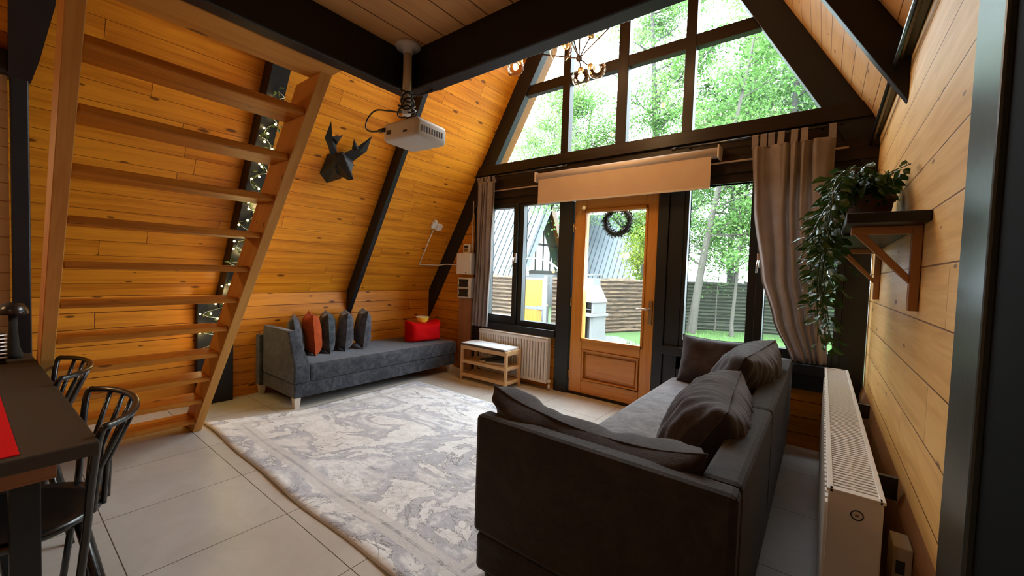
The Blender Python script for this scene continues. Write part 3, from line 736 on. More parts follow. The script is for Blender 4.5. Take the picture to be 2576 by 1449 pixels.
# ------------------------------------------------------------------ projector
pr = thing('projector', 'white ceiling projector hanging on a pole under the beam corner', 'projector', (-1.66, 1.25, 2.384))
PX, PY, PZ = -1.655, 1.262, 2.0
put(MB().lathe([(0, 2.384), (.062, 2.384), (.062, 2.376), (.055, 2.366), (.026, 2.360), (.021, 2.34), (0, 2.34)], (PX, PY, 0), 28), 'ceiling_plate', M['plastic'], pr)
put(MB().lathe([(0, 2.345), (.021, 2.345), (.021, 2.05), (0, 2.05)], (PX, PY, 0), 20), 'pole', M['plastic'], pr)
for k_ in range(3):
    a = 2*pi*k_/3 + .5; put(MB().sphere((PX + .045*cos(a), PY + .045*sin(a), 2.366), .006, 8, 6), 'screw', M['metal'], pr)
import bmesh
def rounded_box(name, mat, par, c, size, rotz, r=.03, tilt=0.0):
    m = MB(); sx, sy, sz = size; m.box((-sx/2, -sy/2, -sz/2), (sx/2, sy/2, sz/2))
    xf = Matrix.Translation(c) @ Matrix.Rotation(rotz, 4, 'Z') @ Matrix.Rotation(tilt, 4, 'X')
    o = m.build(name, mat, None, xf=xf); md = o.modifiers.new('bevel', 'BEVEL'); md.width = r; md.segments = 4
    for p in o.data.polygons: p.use_smooth = True
    o.parent = par; o.matrix_parent_inverse = Matrix.Translation(par.location).inverted(); return o
PC = Vector((-1.665, 1.325, 1.972)); PR = radians(4)
rounded_box('projector_body', M['plastic'], pr, PC, (.245, .205, .095), PR, .022)
m = MB(); 
for i in range(9): m.box((.1225, -.075 + i * .017, -.018), (.124, -.068 + i * .017, .010))
xf = Matrix.Translation(PC) @ Matrix.Rotation(PR, 4, 'Z'); put(m, 'vent', M['dark_plastic'], pr, xf=xf)
m = MB(); m.lathe([(0, 0), (.026, 0), (.026, .008), (.02, .010), (.012, .004), (0, .004)], (0, 0, 0), 20, Matrix.Rotation(radians(-90), 3, 'X'))
put(m, 'lens', M['dark_plastic'], pr, xf=xf @ Matrix.Translation((.06, .10, 0)))
put(MB().box((-.09, -.1045, -.015), (-.06, -.1015, .005)), 'power_inlet', M['dark_plastic'], pr, xf=xf); put(MB().box((.03, -.1045, -.02), (.055, -.1015, -.010)), 'signal_socket', M['dark_plastic'], pr, xf=xf)
put(MB().box((-.09, -.06, -.0455), (.09, .06, -.0435)).box((-.03, .07, -.047), (.03, .09, -.0435)), 'bottom_hatch', M['white'], pr, .002, xf=xf)
# cable coiled round the pole, looping to the plug, and away over the beam
cb = []
for i in range(60):
    a = i * .62; r = .034 + .010 * sin(i * 1.3)
    cb.append((PX + r * cos(a), PY + r * sin(a), 2.055 + .09 * (i / 60) + .018 * sin(i * .9)))
cable = [(-1.775, 1.215, 1.985), (-1.86, 1.20, 1.99), (-1.93, 1.215, 2.03), (-1.93, 1.23, 2.085), (-1.87, 1.235, 2.11), (-1.78, 1.24, 2.09), (-1.70, 1.25, 2.07)] + cb + [(-1.62, 1.30, 2.15), (-1.585, 1.36, 2.19), (-1.56, 1.41, 2.21), (-1.55, 1.42, 2.27)]
def smooth_path(pts, k_=6):
    pts = [Vector(p) for p in pts]; out = []
    for i in range(len(pts) - 1):
        p0 = pts[max(i-1, 0)]; p1 = pts[i]; p2 = pts[i+1]; p3 = pts[min(i+2, len(pts)-1)]
        for j in range(k_):
            t_ = j / k_; out.append(.5 * ((2*p1) + (p2 - p0)*t_ + (2*p0 - 5*p1 + 4*p2 - p3)*t_*t_ + (3*p1 - p0 - 3*p2 + p3)*t_**3))
    out.append(pts[-1]); return out
cable_s = smooth_path(cable, 4)
k = MB(); k.tube(cable_s, .0042, 6); k.tube([(-1.758, 1.217, 1.985), (-1.80, 1.212, 1.985)], .011, 8)
tag(k.build('power_cable', M['dark_plastic']), 'black power cable coiled round the projector pole and plugged in its side', 'cable')

# ------------------------------------------------------------------ chandelier
CH = Vector((-1.63, 2.9, 3.02))
ch = thing('chandelier', 'branching chandelier of clear smoked glass globes with glowing filament bulbs', 'chandelier', tuple(CH))
put(MB().tube([(CH.x, CH.y, CH.z), (CH.x, CH.y, ZA - .2)], .006, 8), 'stem', M['brownf'], ch)
put(MB().lathe([(0, 0), (.06, 0), (.06, -.02), (.02, -.03), (0, -.03)], (CH.x, CH.y, ZA - .2), 20), 'canopy', M['bmetal'], ch)
put(MB().sphere(CH, .026, 14, 10), 'hub', M['brownf'], ch)
gl_pts = [((-2.268, 2.90, 3.13), .075, (-2.14, 2.90, 3.215)), ((-1.63, 2.62, 2.965), .085, (-1.60, 2.72, 3.06)), ((-1.605, 2.9, 2.865), .074, (-1.615, 2.9, 2.96)),
          ((-1.50, 2.96, 2.925), .072, (-1.575, 2.93, 2.97)), ((-1.58, 3.05, 3.30), .085, (-1.60, 2.98, 3.18)), ((-1.20, 3.1, 3.42), .075, (-1.36, 3.02, 3.30)), ((-2.0, 3.1, 3.62), .075, (-1.82, 3.02, 3.45))]
for c, r, j in gl_pts:
    c = Vector(c); j = Vector(j); dd = (c - j).normalized()
    put(MB().tube([CH, j, c - dd * r * .9], .0055, 8), 'arm', M['brownf'], ch)
    put(MB().sphere(c - dd * r * .80, r * .33, 12, 8), 'socket', M['brass'], ch)
    g = put(MB().sphere(c, r, 24, 16), 'globe', M['globe'], ch)
    bb = MB(); bb.sphere(c + dd * r * .05, r * .26, 12, 8, (1, 1, 1.35)); o = put(bb, 'bulb', M['filament'], ch); o.parent = g; o.matrix_parent_inverse = Matrix.Identity(4)
    l_ = lamp('filament_light', 'POINT', c, 15.0, WARM, .03); l_.parent = ch; l_.matrix_parent_inverse = Matrix.Translation(-CH)

# unseen ceiling spot added as fill behind the viewer, and the kitchen wall lamp
def fill_downlight(x, y, z, energy, label, rot=None, col=WARM, spot=150):
    t = thing('fill_spot', label, 'lamp', (x, y, z))
    m = MB(); m.lathe([(0, -.012), (.035, -.012), (.05, -.02), (.055, 0), (0, 0)], (0, 0, 0), 20); o = m.build('housing', M['bmetal'], t)
    o = MB().lathe([(0, -.0125), (.034, -.0125)], (0, 0, 0), 16).build('lens', M['filament'], t)
    l_ = lamp('fill_spot_light', 'SPOT', (0, 0, -.03), energy, col, .05, rot or (0, 0, 0), spot); l_.parent = t
fill_downlight(-1.0, -.9, 2.385, 16, 'unseen small round fill spot added in the loft boards behind the viewer', (0, 0, 0), (1, .80, .58))
WL = thing('wall_lamp', 'warm wall lamp on the cream kitchen wall behind the table', 'lamp', (-3.63, -.9, 1.75))
MB().sphere((.07, 0, 0), .06, 16, 10).build('lamp_globe', M['filament'], WL); MB().box((0, -.04, -.05), (.02, .04, .05)).build('back_plate', M['brass'], WL)
l_ = lamp('wall_lamp_light', 'POINT', (.12, 0, 0), 18, WARM, .07); l_.parent = WL

# ------------------------------------------------------------------ soft furnishings
def pillow_mb(Wd, H, T, seed=0, pinch=.10, wr=.012, pleat=0.0, n=26, sag=0.0, square=4.0):
    """upright cushion: width x, height z (0..H), thickness y"""
    m = MB()
    def pt(a, b, sgn):
        e = (max(0, 1 - abs(a) ** square) * max(0, 1 - abs(b) ** square)) ** .5
        x = a * Wd / 2 * (1 - pinch * (1 - b * b)); z = b * H / 2 * (1 - pinch * (1 - a * a))
        t = T / 2 * e
        v = Vector((x * 5 + seed * 7.1, z * 5, sgn * 3.0 + seed))
        w = mnoise.noise(v) * wr * 2 + mnoise.noise(v * 2.6) * wr
        if pleat: w += pleat * sin(x / Wd * 2 * pi * 15 + mnoise.noise(v * .8) * 3.5) * (1 - .5 * abs(b))
        t += w * min(1, e * 2.2)
        x += mnoise.noise(v + Vector((9, 0, 0))) * wr * .6; z += mnoise.noise(v + Vector((0, 9, 0))) * wr * .6 - sag * H * (1 - a * a) * (b + 1) / 2
        return Vector((x, sgn * t, z + H / 2))
    for sgn in (-1, 1):
        for i in range(n):
            for j in range(n):
                q = [pt(-1 + 2*ii/n, -1 + 2*jj/n, sgn) for ii, jj in ((i, j), (i+1, j), (i+1, j+1), (i, j+1))]
                m.face(q if sgn < 0 else q[::-1], smooth=True)
    edge = []
    for a, b in [(-1 + 2*i/n, -1) for i in range(n)] + [(1, -1 + 2*i/n) for i in range(n)] + [(1 - 2*i/n, 1) for i in range(n)] + [(-1, 1 - 2*i/n) for i in range(n)]:
        p = (pt(a, b, 1) + pt(a, b, -1)) / 2; edge.append(p)
    return m, edge
def pillow(name, label, cat, mat, dims, loc, rot, seed=0, group=None, piping=True, **kw):
    m, edge = pillow_mb(*dims, seed=seed, **kw)
    xf = Euler(rot, 'XYZ').to_matrix().to_4x4()
    t = thing(name, label, cat, loc, group=group)
    m.build('cover', mat, t, xf=xf)
    if piping:
        p = MB(); p.tube([xf @ q for q in edge], .0032, 5, closed=True); p.build('piping', mat, t)
    return t

# daybed along the left wall
so = thing('daybed', 'long charcoal velvet daybed with one raised end against the left plank wall', 'sofa', (-4.0, 2.6, 0))
put(MB().box((-4.39, 1.665, .10), (-3.685, 3.66, .235), grain=(0, 1, 0)), 'base', M['sofa_dark'], so, .012)
put(MB().box((-4.41, 1.80, .238), (-3.672, 3.668, .395), grain=(0, 1, 0)), 'mattress', M['sofa_dark'], so, .028)
m = MB()
pr_ = [(-4.34, .238), (-3.668, .238), (-3.662, .40), (-3.80, .70), (-4.34, .70)]
ins = [1.80, 1.80, 1.80, 1.725, 1.725]
Aq = [Vector((x, 1.655, z)) for x, z in pr_]; Bq = [Vector((x, y, z)) for (x, z), y in zip(pr_, ins)]
m.face(Aq); m.face(Bq[::-1])
for i in range(5): j = (i + 1) % 5; m.face([Aq[j], Aq[i], Bq[i], Bq[j]])
put(m, 'arm', M['sofa_dark'], so, .014)
put(MB().box((-4.45, 1.63, .10), (-4.345, 1.95, .60)), 'side_bolster', M['sofa_dark'], so, .012)
for x, y in ((-3.725, 1.70), (-4.40, 1.67), (-3.72, 3.60), (-4.36, 3.60)):
    m = MB(); a, b_ = .030, .021
    T4 = [Vector((x + sx*a, y + sy*a, .10)) for sx, sy in ((-1, -1), (1, -1), (1, 1), (-1, 1))]; B4 = [Vector((x + sx*b_, y + sy*b_, 0)) for sx, sy in ((-1, -1), (1, -1), (1, 1), (-1, 1))]
    m.face(T4); m.face(B4[::-1])
    for i in range(4): j = (i+1) % 4; m.face([B4[i], B4[j], T4[j], T4[i]], grain=Vector((0, 0, 1)))
    put(m, 'leg', M['leg'], so, .002)
PG = 'cushions standing in a row on the daybed'
pillow('cushion', 'dark grey cushion tucked behind the raised end of the daybed', 'cushion', M['cush_grey'], (.40, .40, .13), (-4.17, 1.925, .392), (radians(8), 0, radians(-24)), 1, PG, n=20)
pillow('cushion', 'rust orange velvet cushion standing on the daybed', 'cushion', M['rust'], (.42, .42, .16), (-4.18, 2.075, .392), (radians(4), 0, radians(-20)), 2, PG, n=20)
pillow('cushion', 'slate grey cushion standing right of the rust orange one', 'cushion', M['cush_slate'], (.42, .42, .15), (-4.17, 2.235, .392), (radians(3), 0, radians(-24)), 3, PG, n=20)
pillow('cushion', 'brownish grey cushion second from the right end of the daybed row', 'cushion', M['cush_grey'], (.42, .42, .17), (-4.18, 2.415, .392), (radians(-3), 0, radians(-26)), 4, PG, n=20)
pillow('cushion', 'grey cushion nearest the red pouf in the daybed row', 'cushion', M['cush_grey'], (.43, .43, .16), (-4.17, 2.605, .392), (radians(-7), 0, radians(-24)), 5, PG, n=20)
# red pouf and bowl
rp = pillow('pouf', 'bright red fabric pouf with pinched corners on the daybed', 'pouf', M['red'], (.44, .275, .30), (-4.0, 3.37, .390), (0, 0, radians(78)), 6, piping=False, pinch=.05, sag=.14, square=8.0, wr=.006)
yb = thing('bowl', 'small yellow bowl standing on the red pouf', 'bowl', (-4.0, 3.37, .620))
MB().lathe([(0, 0), (.045, .0), (.07, .03), (.080, .072), (.084, .074), (.078, .070), (.066, .032), (.040, .006), (0, .005)], (0, 0, 0), 28).build('bowl_body', M['yellow'], yb)
MB().lathe([(.080, .072), (.086, .078), (.080, .080), (.076, .070)], (0, 0, 0), 28).build('rim', M['white'], yb)

# near sofa
s2 = thing('sofa', 'large dark taupe velvet sofa seen from behind in the foreground', 'sofa', (-.63, 2.5, 0))
put(MB().box((-1.108, 1.246, .045), (-.162, 1.33, .205)).box((-1.0, 1.33, .045), (-.162, 3.79, .205), grain=(0, 1, 0)), 'base', M['sofa_brown'], s2, .02)
put(MB().box((-1.118, 1.238, .210), (-.153, 1.325, .705), grain=(1, 0, 0)), 'arm', M['sofa_brown'], s2, .020)
put(MB().box((-.268, 1.322, .210), (-.153, 2.20, .705), grain=(0, 1, 0)), 'back', M['sofa_brown'], s2, .020)
put(MB().box((-.268, 2.203, .210), (-.153, 3.79, .705), grain=(0, 1, 0)), 'back', M['sofa_brown'], s2, .020)
put(MB().box((-.93, 3.70, .210), (-.27, 3.79, .66), grain=(1, 0, 0)), 'arm', M['sofa_brown'], s2, .020)
put(MB().box((-1.02, 1.33, .210), (-.27, 3.695, .43), grain=(0, 1, 0)), 'seat', M['seat'], s2, .035)
for x, y in ((-1.06, 1.29), (-.20, 1.29), (-.95, 3.74), (-.20, 3.74)):
    put(MB().lathe([(0, 0), (.02, 0), (.026, .045), (0, .045)], (x, y, .0 if y > 3.1 or x > -.97 else .009), 12), 'foot', M['bmetal'], s2)
SG = 'loose cushions on the near sofa'
pillow('cushion', 'long dark brown cushion propped against the near arm of the sofa', 'cushion', M['cush'], (.86, .37, .20), (-.70, 1.445, .428), (radians(16), radians(3), 0), 11, SG, sag=.17, wr=.022, pinch=.05, n=36, square=7.0)
pillow('cushion', 'pleated grey back cushion of the sofa, nearer the viewer', 'cushion', M['cush'], (.84, .44, .32), (-.51, 2.05, .428), (radians(30), 0, radians(90+5)), 12, SG, pleat=.009, wr=.014, n=56, pinch=.06, square=3.0)
pillow('cushion', 'pleated grey back cushion of the sofa, farther and taller', 'cushion', M['cush'], (.92, .50, .30), (-.48, 2.95, .428), (radians(24), 0, radians(90-4)), 13, SG, pleat=.009, wr=.014, n=56, pinch=.06, square=3.0)
pillow('cushion', 'plain dark brown square cushion at the far end under the window', 'cushion', M['cush'], (.50, .40, .16), (-.70, 3.54, .425), (radians(-14), 0, radians(-8)), 14, SG, wr=.012, pinch=.07)
pillow('cushion', 'small dark cushion in the far corner of the sofa back', 'cushion', M['cush'], (.34, .36, .14), (-.36, 3.56, .425), (radians(12), 0, radians(80)), 15, SG, wr=.010)

# rug
rx0, rx1, ry0, ry1 = -3.90, -.98, 1.04, 3.03
def rugf(u, v):
    y = ry0 + (ry1 - ry0) * v
    xl = rx0 + (.26 * min(1, v / .33) if v < .33 else .26 - .06 * (v - .33))
    x = xl + (rx1 - xl) * u
    y += (1 - v) ** 3 * (.006 * sin(u * 19) - .02 * u + .008 * sin(u * 7 + 1))
    z = .0075 + (1 - v) ** 12 * .007 * max(0, sin(u * 15 + .6)) * (1 if u < .9 else 0)
    return (x, y, z)
m = MB(); m.grid(rugf, 80, 40, su=2.9, sv=2.0)
o = m.build('rug', rug_mat(2.9, 2.0)); md = o.modifiers.new('thick', 'SOLIDIFY'); md.thickness = .006; md.offset = -1
tag(o, 'large pale grey marbled rug with a striped border on the tile floor', 'rug')

# ------------------------------------------------------------------ radiators
def radiator_front():
    t = thing('radiator', 'white ribbed radiator under the left window behind the shoe bench', 'radiator', (-2.88, 3.82, 0))
    x0, x1, z0, z1, y = -3.40, -2.385, .075, .575, 3.79
    m = MB(); n = 26; w = (x1 - x0) / n
    prof = []
    for i in range(n):
        a = x0 + i * w
        prof += [(a + w * .05, 0), (a + w * .22, -.011), (a + w * .72, -.011), (a + w * .88, 0)]
    for i in range(len(prof) - 1):
        (xa, ya), (xb, yb_) = prof[i], prof[i + 1]
        m.face([(xa, y + ya, z0 + .03), (xb, y + yb_, z0 + .03), (xb, y + yb_, z1 - .045), (xa, y + ya, z1 - .045)])
    m.box((x0, y + .0, z0), (x1, y + .012, z1))
    m.box((x0, y - .012, z0), (x1, y, z0 + .03)); m.box((x0, y - .012, z1 - .045), (x1, y, z1 - .01))
    put(m, 'panel', M['white'], t)
    put(MB().box((x0 - .004, y - .014, z1 - .006), (x1 + .004, y + .06, z1 + .006)), 'top_grille', M['white'], t, .003)
    put(MB().box((x1, y - .013, z0), (x1 + .006, y + .06, z1)), 'side_cover', M['white'], t)
    put(MB().lathe([(0, 0), (.014, 0), (.016, .03), (.010, .05), (0, .05)], (x1 + .03, y + .01, .02), 12).sphere((x1 + .03, y + .01, .10), .022, 12, 8).tube([(x1 + .03, y + .01, .05), (x1 + .03, y + .01, .1)], .007), 'valve', M['plastic'], t)
radiator_front()
t = thing('radiator', 'long white radiator with a slotted top along the right wall', 'radiator', (.11, 2.6, 0))
rx0_, rx1_, ryn, ryf, rz = .047, .168, 1.545, 3.72, .685
m = MB(); m.box((rx0_, ryn, .10), (rx0_ + .012, ryf, rz - .012), grain=(0, 1, 0))
for i in range(50):
    y = ryn + .03 + i * .042; m.box((rx0_ - .008, y, .13), (rx0_, y + .026, rz - .06))
put(m, 'front_panel', M['white'], t)
put(MB().box((rx1_ - .012, ryn, .10), (rx1_, ryf, rz - .012), grain=(0, 1, 0)), 'rear_panel', M['white'], t)
put(MB().box((rx0_ - .002, ryn - .004, .10), (rx1_ + .002, ryn + .008, rz - .006)), 'end_cover', M['white'], t, .004)
m = MB(); m.box((rx0_ - .006, ryn - .006, rz - .010), (rx0_ + .010, ryf, rz)); m.box((rx1_ - .008, ryn - .006, rz - .010), (rx1_ + .006, ryf, rz)); m.box((rx0_, ryn - .006, rz - .010), (rx1_, ryn + .014, rz)); m.box((rx0_, ryf - .014, rz - .01), (rx1_, ryf, rz))
put(m, 'top_rim', M['white'], t, .002)
m = MB(); n = 96; st = (ryf - ryn - .04) / n
for i in range(n):
    y = ryn + .018 + i * st; m.box((rx0_ + .010, y, rz - .010), (rx1_ - .008, y + st * .55, rz - .004))
m.box((rx0_ + .055, ryn, rz - .016), (rx0_ + .063, ryf, rz - .006))
put(m, 'slotted_grille', M['white'], t)
put(MB().box((rx0_ + .012, ryn + .01, rz - .075), (rx1_ - .012, ryf - .01, rz - .065)), 'core', M['dark_plastic'], t)
rc = Matrix.Rotation(radians(90), 3, 'X')
put(MB().lathe([(.0150, 0), (.0150, .0022), (.0125, .0022), (.0125, 0)], (.113, ryn - .004, .625), 28, rc), 'emblem_ring', M['dark_plastic'], t)
put(MB().lathe([(0, .002), (.0045, .002), (.0045, 0)], (.113, ryn - .004, .625), 16, rc), 'emblem_dot', M['brass'], t)
for y in (2.0, 3.1):
    put(MB().box((rx1_, y, .52), (XRV - .018, y + .02, .60)), 'bracket', M['dark_plastic'], t)
t = thing('junction_box', 'small beige box on the right wall behind the radiator end', 'electrical box', (.235, 1.70, .41))
MB().box((-.028, -.05, -.11), (.016, .05, .11)).build('box_body', M['beige_box'], t, bevel=.004); MB().box((-.02, -.052, .03), (.0, -.0495, .07)).build('label_plate', M['dark_plastic'], t)

# ------------------------------------------------------------------ shoe bench and shoes
t = thing('shoe_bench', 'light wooden shoe bench with grey padded seat before the radiator', 'bench', (-3.05, 3.58, 0))
bx0, bx1, by0, by1 = -3.40, -2.70, 3.46, 3.735
for x in (bx0, bx1 - .03):
    for y in (by0, by1 - .03): put(MB().box((x, y, 0), (x + .03, y + .03, .415)), 'leg', M['pine'], t, .003)
for z in (.045, .205):
    m = MB()
    m.box((bx0 + .03, by0 + .004, z), (bx1 - .03, by0 + .022, z + .035), grain=(1, 0, 0)); m.box((bx0 + .03, by1 - .022, z), (bx1 - .03, by1 - .004, z + .035), grain=(1, 0, 0))
    m.box((bx0 + .006, by0 + .03, z), (bx0 + .024, by1 - .03, z + .035)); m.box((bx1 - .024, by0 + .03, z), (bx1 - .006, by1 - .03, z + .035))
    for i in range(6): m.box((bx0 + .02, by0 + .028 + i * .038, z + .014), (bx1 - .02, by0 + .054 + i * .038, z + .026), grain=(1, 0, 0))
    put(m, 'shelf', M['pine'], t, .002)
m = MB(); m.box((bx0 + .03, by0 + .004, .37), (bx1 - .03, by0 + .022, .415), grain=(1, 0, 0)); m.box((bx0 + .03, by1 - .022, .37), (bx1 - .03, by1 - .004, .415), grain=(1, 0, 0)); m.box((bx0 + .006, by0 + .03, .37), (bx0 + .024, by1 - .03, .415)); m.box((bx1 - .024, by0 + .03, .37), (bx1 - .006, by1 - .03, .42)); m.box((bx0 + .02, by0 + .02, .400), (bx1 - .02, by1 - .02, .412), grain=(1, 0, 0))
put(m, 'seat_frame', M['pine'], t, .002)
put(MB().box((bx0 + .004, by0 + .002, .4155), (bx1 - .03, by1 - .002, .445), grain=(1, 0, 0)), 'seat_pad', M['cloth_grey'], t, .010)
put(MB().box((bx0 + .003, by0 + .0, .4155), (bx1 - .029, by0 + .003, .436), grain=(1, 0, 0)), 'pad_edge', M['piping'], t)
def shoe(loc, rz, label):
    t = thing('shoe', label, 'shoe', loc, rz, 'pair of shoes on the bench')
    L = .27
    def w(s): return (.030 + .016 * sin(pi * min(1, s * 1.25)) + .010 * (s > .5) * sin(pi * (s - .5) * 2)) * min(1, ((1 - s) * 9 + .05)) ** .5 * min(1, s * 12 + .45) ** .5
    def up(s): return .105 - .035 * min(1, s / .35) - .035 * max(0, (s - .35) / .65) ** .8
    m = MB()
    def f(u, v):
        s = u; a = pi * v; return (-L/2 + L * s, -w(s) * cos(a), .022 + (up(s) - .022) * sin(a) ** .6 * min(1, ((1 - s) * 14) + .0) ** .5)
    m.grid(f, 22, 14); m.build('upper', M['dark_plastic'], t)
    m = MB(); n = 22
    ring = [(-L/2 + L * i / n, -w(i / n) * 1.08) for i in range(n + 1)] + [(-L/2 + L * i / n, w(i / n) * 1.08) for i in range(n, -1, -1)]
    m.prism(ring, 'z', 0, .024); m.build('sole', M['white'], t, bevel=.003)
    m = MB(); m.tube([(-L/2 + .02, -.022, .10), (-L/2 + .01, 0, .108), (-L/2 + .02, .022, .10), (-.04, .028, .088), (-.02, 0, .085), (-.04, -.028, .088)], .006, 6, closed=True); m.build('collar', M['blackf'], t)
    return t
shoe((-3.055, 3.60, .232), radians(196), 'dark shoe with white sole, left of the pair on the bench shelf')
shoe((-2.955, 3.59, .232), radians(202), 'dark shoe with white sole, right of the pair on the bench shelf')

# ------------------------------------------------------------------ electrics on the left of the window
t = thing('breaker_box', 'white breaker box on the front wall left of the curtain', 'electrical box', (-3.70, YA, 1.39))
MB().box((-.145, -.085, -.14), (.105, -.001, .14)).build('box_body', M['plastic'], t, bevel=.006); MB().box((-.14, -.090, -.135), (.06, -.086, .135)).build('box_door', M['white'], t, bevel=.003)
MB().box((.02, -.092, -.118), (.045, -.0905, -.108)).build('latch', M['dark_plastic'], t)
t = thing('outlet_box', 'white double outlet box with two black covers below the breaker box', 'electrical outlet', (-3.70, YA, 1.075))
MB().box((-.13, -.07, -.135), (.11, -.001, .135)).build('box_body', M['plastic'], t, bevel=.008)
for z in (-.115, .012):
    MB().prism([(-.105, z), (.07, z), (.055, z + .05), (.07, z + .1), (-.105, z + .1), (-.09, z + .05)], 'y', -.082, -.070).build('cover', M['dark_plastic'], t, bevel=.004)
t = thing('thermostat', 'small white thermostat on top of the breaker box', 'thermostat', (-3.72, YA, 1.59))
MB().box((-.055, -.04, -.058), (.055, -.001, .06)).build('body', M['plastic'], t, bevel=.004); MB().box((-.035, -.042, .0), (.035, -.0405, .04)).build('screen', M['dark_plastic'], t)
m = MB(); m.box((-.035, -.0415, -.045), (.035, -.0405, -.008)); m.build('scale_strip', M['brass'], t)
def on_slope(x, y, off): return Vector((x, y, slopeL(x))) + NL * off
t = thing('wall_outlet', 'white double socket high on the sloping plank wall', 'electrical outlet', tuple(on_slope(-3.965, 3.52, 0)))
R3 = Matrix((( .5, 0, S3/2, 0), (0, 1, 0, 0), (S3/2, 0, -.5, 0), (0, 0, 0, 1))).transposed()
# local frame: x = up the slope, y = along the wall, z = out of the wall
SL = Matrix(((UP.x, 0, NL.x, 0), (0, 1, 0, 0), (UP.z, 0, NL.z, 0), (0, 0, 0, 1)))
m = MB(); m.box((-.045, -.085, 0), (.045, -.008, .04)); m.build('socket', M['plastic'], t, bevel=.01, xf=SL)
m = MB(); m.box((-.06, .0, 0), (.03, .085, .045)); m.build('socket', M['plastic'], t, bevel=.01, xf=SL)
m = MB(); m.box((.04, -.07, .01), (.075, -.03, .05)); m.build('plug', M['plastic'], t, bevel=.006, xf=SL)
k = MB(); k.tube([on_slope(-4.0, 3.50, .008), on_slope(-4.255, 3.50, .008), on_slope(-4.255, 3.50, .02)], .008, 6)
k.tube([on_slope(-4.255, 3.50, .012), on_slope(-4.255, 3.84, .012), Vector((-4.12, YA - .025, 1.375)), Vector((-3.84, YA - .025, 1.375))], .008, 6)
k.tube([(-3.635, YA - .012, 1.53), (-3.635, YA - .012, 2.20)], .008, 6)
tag(k.build('cable_duct', M['plastic']), 'thin white cable duct from the wall socket to the breaker box', 'cable duct')
tag(MB().box((-3.83, YA - .04, 0), (-3.60, YA, .935)).build('cover_board', M['apron'], bevel=.004), 'upright reddish wooden board below the outlet box', 'board')

# ------------------------------------------------------------------ blind, rods, curtains
t = thing('roller_blind', 'beige roller blind pulled part way down over the door', 'blind', (-1.67, 3.78, 2.36))
m = MB(); m.lathe([(0, 0), (.044, 0), (.044, 1.84), (0, 1.84)], (-2.59, 3.775, 2.365), 24, Matrix.Rotation(radians(90), 3, 'Y')); put(m, 'cassette', M['blindbar'], t)
for x in (-2.60, -.752): put(MB().box((x, 3.725, 2.31), (x + .014, YA, 2.42)), 'end_cap', M['blindbar'], t, .004)
put(MB().box((-2.555, 3.745, 2.075), (-.80, 3.7475, 2.36), grain=(1, 0, 0)), 'fabric', M['blind'], t)
put(MB().box((-2.555, 3.741, 2.062), (-.80, 3.752, 2.080), grain=(1, 0, 0)), 'bottom_bar', M['blindbar'], t, .002)
def rod(name, x0, x1, z, y, r, mat, label, fin=True):
    t = thing(name, label, 'curtain rod', ((x0 + x1)/2, y, z))
    put(MB().tube([(x0, y, z), (x1, y, z)], r, 10), 'pole', mat, t)
    if fin:
        for x in fin: put(MB().lathe([(0, -.03), (.014, -.025), (.017, 0), (.012, .02), (0, .024)], (x, y, z), 14, Matrix.Rotation(radians(90), 3, 'Y')), 'finial', mat, t)
    for x in (x0 + .12, x1 - .12): put(MB().box((x - .008, y, z - .012), (x + .008, YA - .035 if z > 2.4 else YA - .02, z + .012)), 'bracket', mat, t)
    return t
rod('curtain_rod', -3.53, -2.25, 2.455, 3.79, .010, M['bmetal'], 'black curtain rod above the left window', (-2.245,))
rod('curtain_rod', -1.11, .06, 2.455, 3.79, .010, M['bmetal'], 'black curtain rod above the right windows', (-1.115,))
rod('net_rod', -3.49, .10, 2.29, 3.83, .008, M['rod'], 'thin beige rod running behind the roller blind', None)
def curtain(label, pts, z_top, z_bot, folds, seed, tabs, zrod=2.455):
    """pts: [(z, x_left, x_right)] from the top down"""
    t = thing('curtain', label, 'curtain', ((pts[0][1] + pts[0][2])/2, 3.79, z_bot))
    def edge(z):
        for (za, la, ra), (zb, lb, rb) in zip(pts, pts[1:]):
            if zb <= z <= za:
                k_ = (za - z) / (za - zb); k_ = k_ * k_ * (3 - 2 * k_) * .5 + k_ * .5
                return la + (lb - la) * k_, ra + (rb - ra) * k_
        return pts[-1][1:]
    def f(u, v):
        z = z_top + (z_bot - z_top) * v; l, r = edge(z)
        ph = u + .05 * sin(u * 9 + seed) + .02 * sin(v * 5 + u * 11)
        amp = .016 + .012 * min(1, v * 3)
        y = 3.792 + amp * sin(2*pi*folds*ph) + .006 * sin(2*pi*folds*2.3*ph + seed + v * 3) + .01 * mnoise.noise(Vector((u * 6, v * 4, seed)))
        return (l + (r - l) * u, y - .015, z)
    m = MB(); m.grid(f, 150, 50); put(m, 'panel', M['curtain'], t, solid=.002)
    for u in tabs:
        x, y, z = f(u, 0); m = MB(); w = .022
        lp = [(y - .002, z - .01), (3.776, zrod), (3.780, zrod + .011), (3.79, zrod + .014), (3.80, zrod + .011), (3.804, zrod), (y + .012, z - .01)]
        for (ya, za), (yb2, zb2) in zip(lp, lp[1:]): m.face([(x - w, ya, za), (x + w, ya, za), (x + w, yb2, zb2), (x - w, yb2, zb2)])
        put(m, 'tab', M['curtain'], t)
    return t
curtain('long grey taupe curtain swept aside at the right windows', [(2.37, -.505, .025), (1.9, -.475, .02), (1.35, -.40, .02), (1.0, -.30, .035), (.69, -.165, .055)], 2.37, .69, 5.5, 1.0, [.03, .14, .24, .36, .52, .64, .955])
curtain('narrow grey taupe curtain gathered at the left window', [(2.40, -3.50, -3.215), (1.5, -3.51, -3.225), (.61, -3.545, -3.255)], 2.40, .61, 5, 2.5, [.06, .25, .45, .65, .9])
t = thing('wall_lantern', 'dark bronze wall lantern in the right corner behind the hanging plant', 'lamp', (.17, 3.80, 1.95))
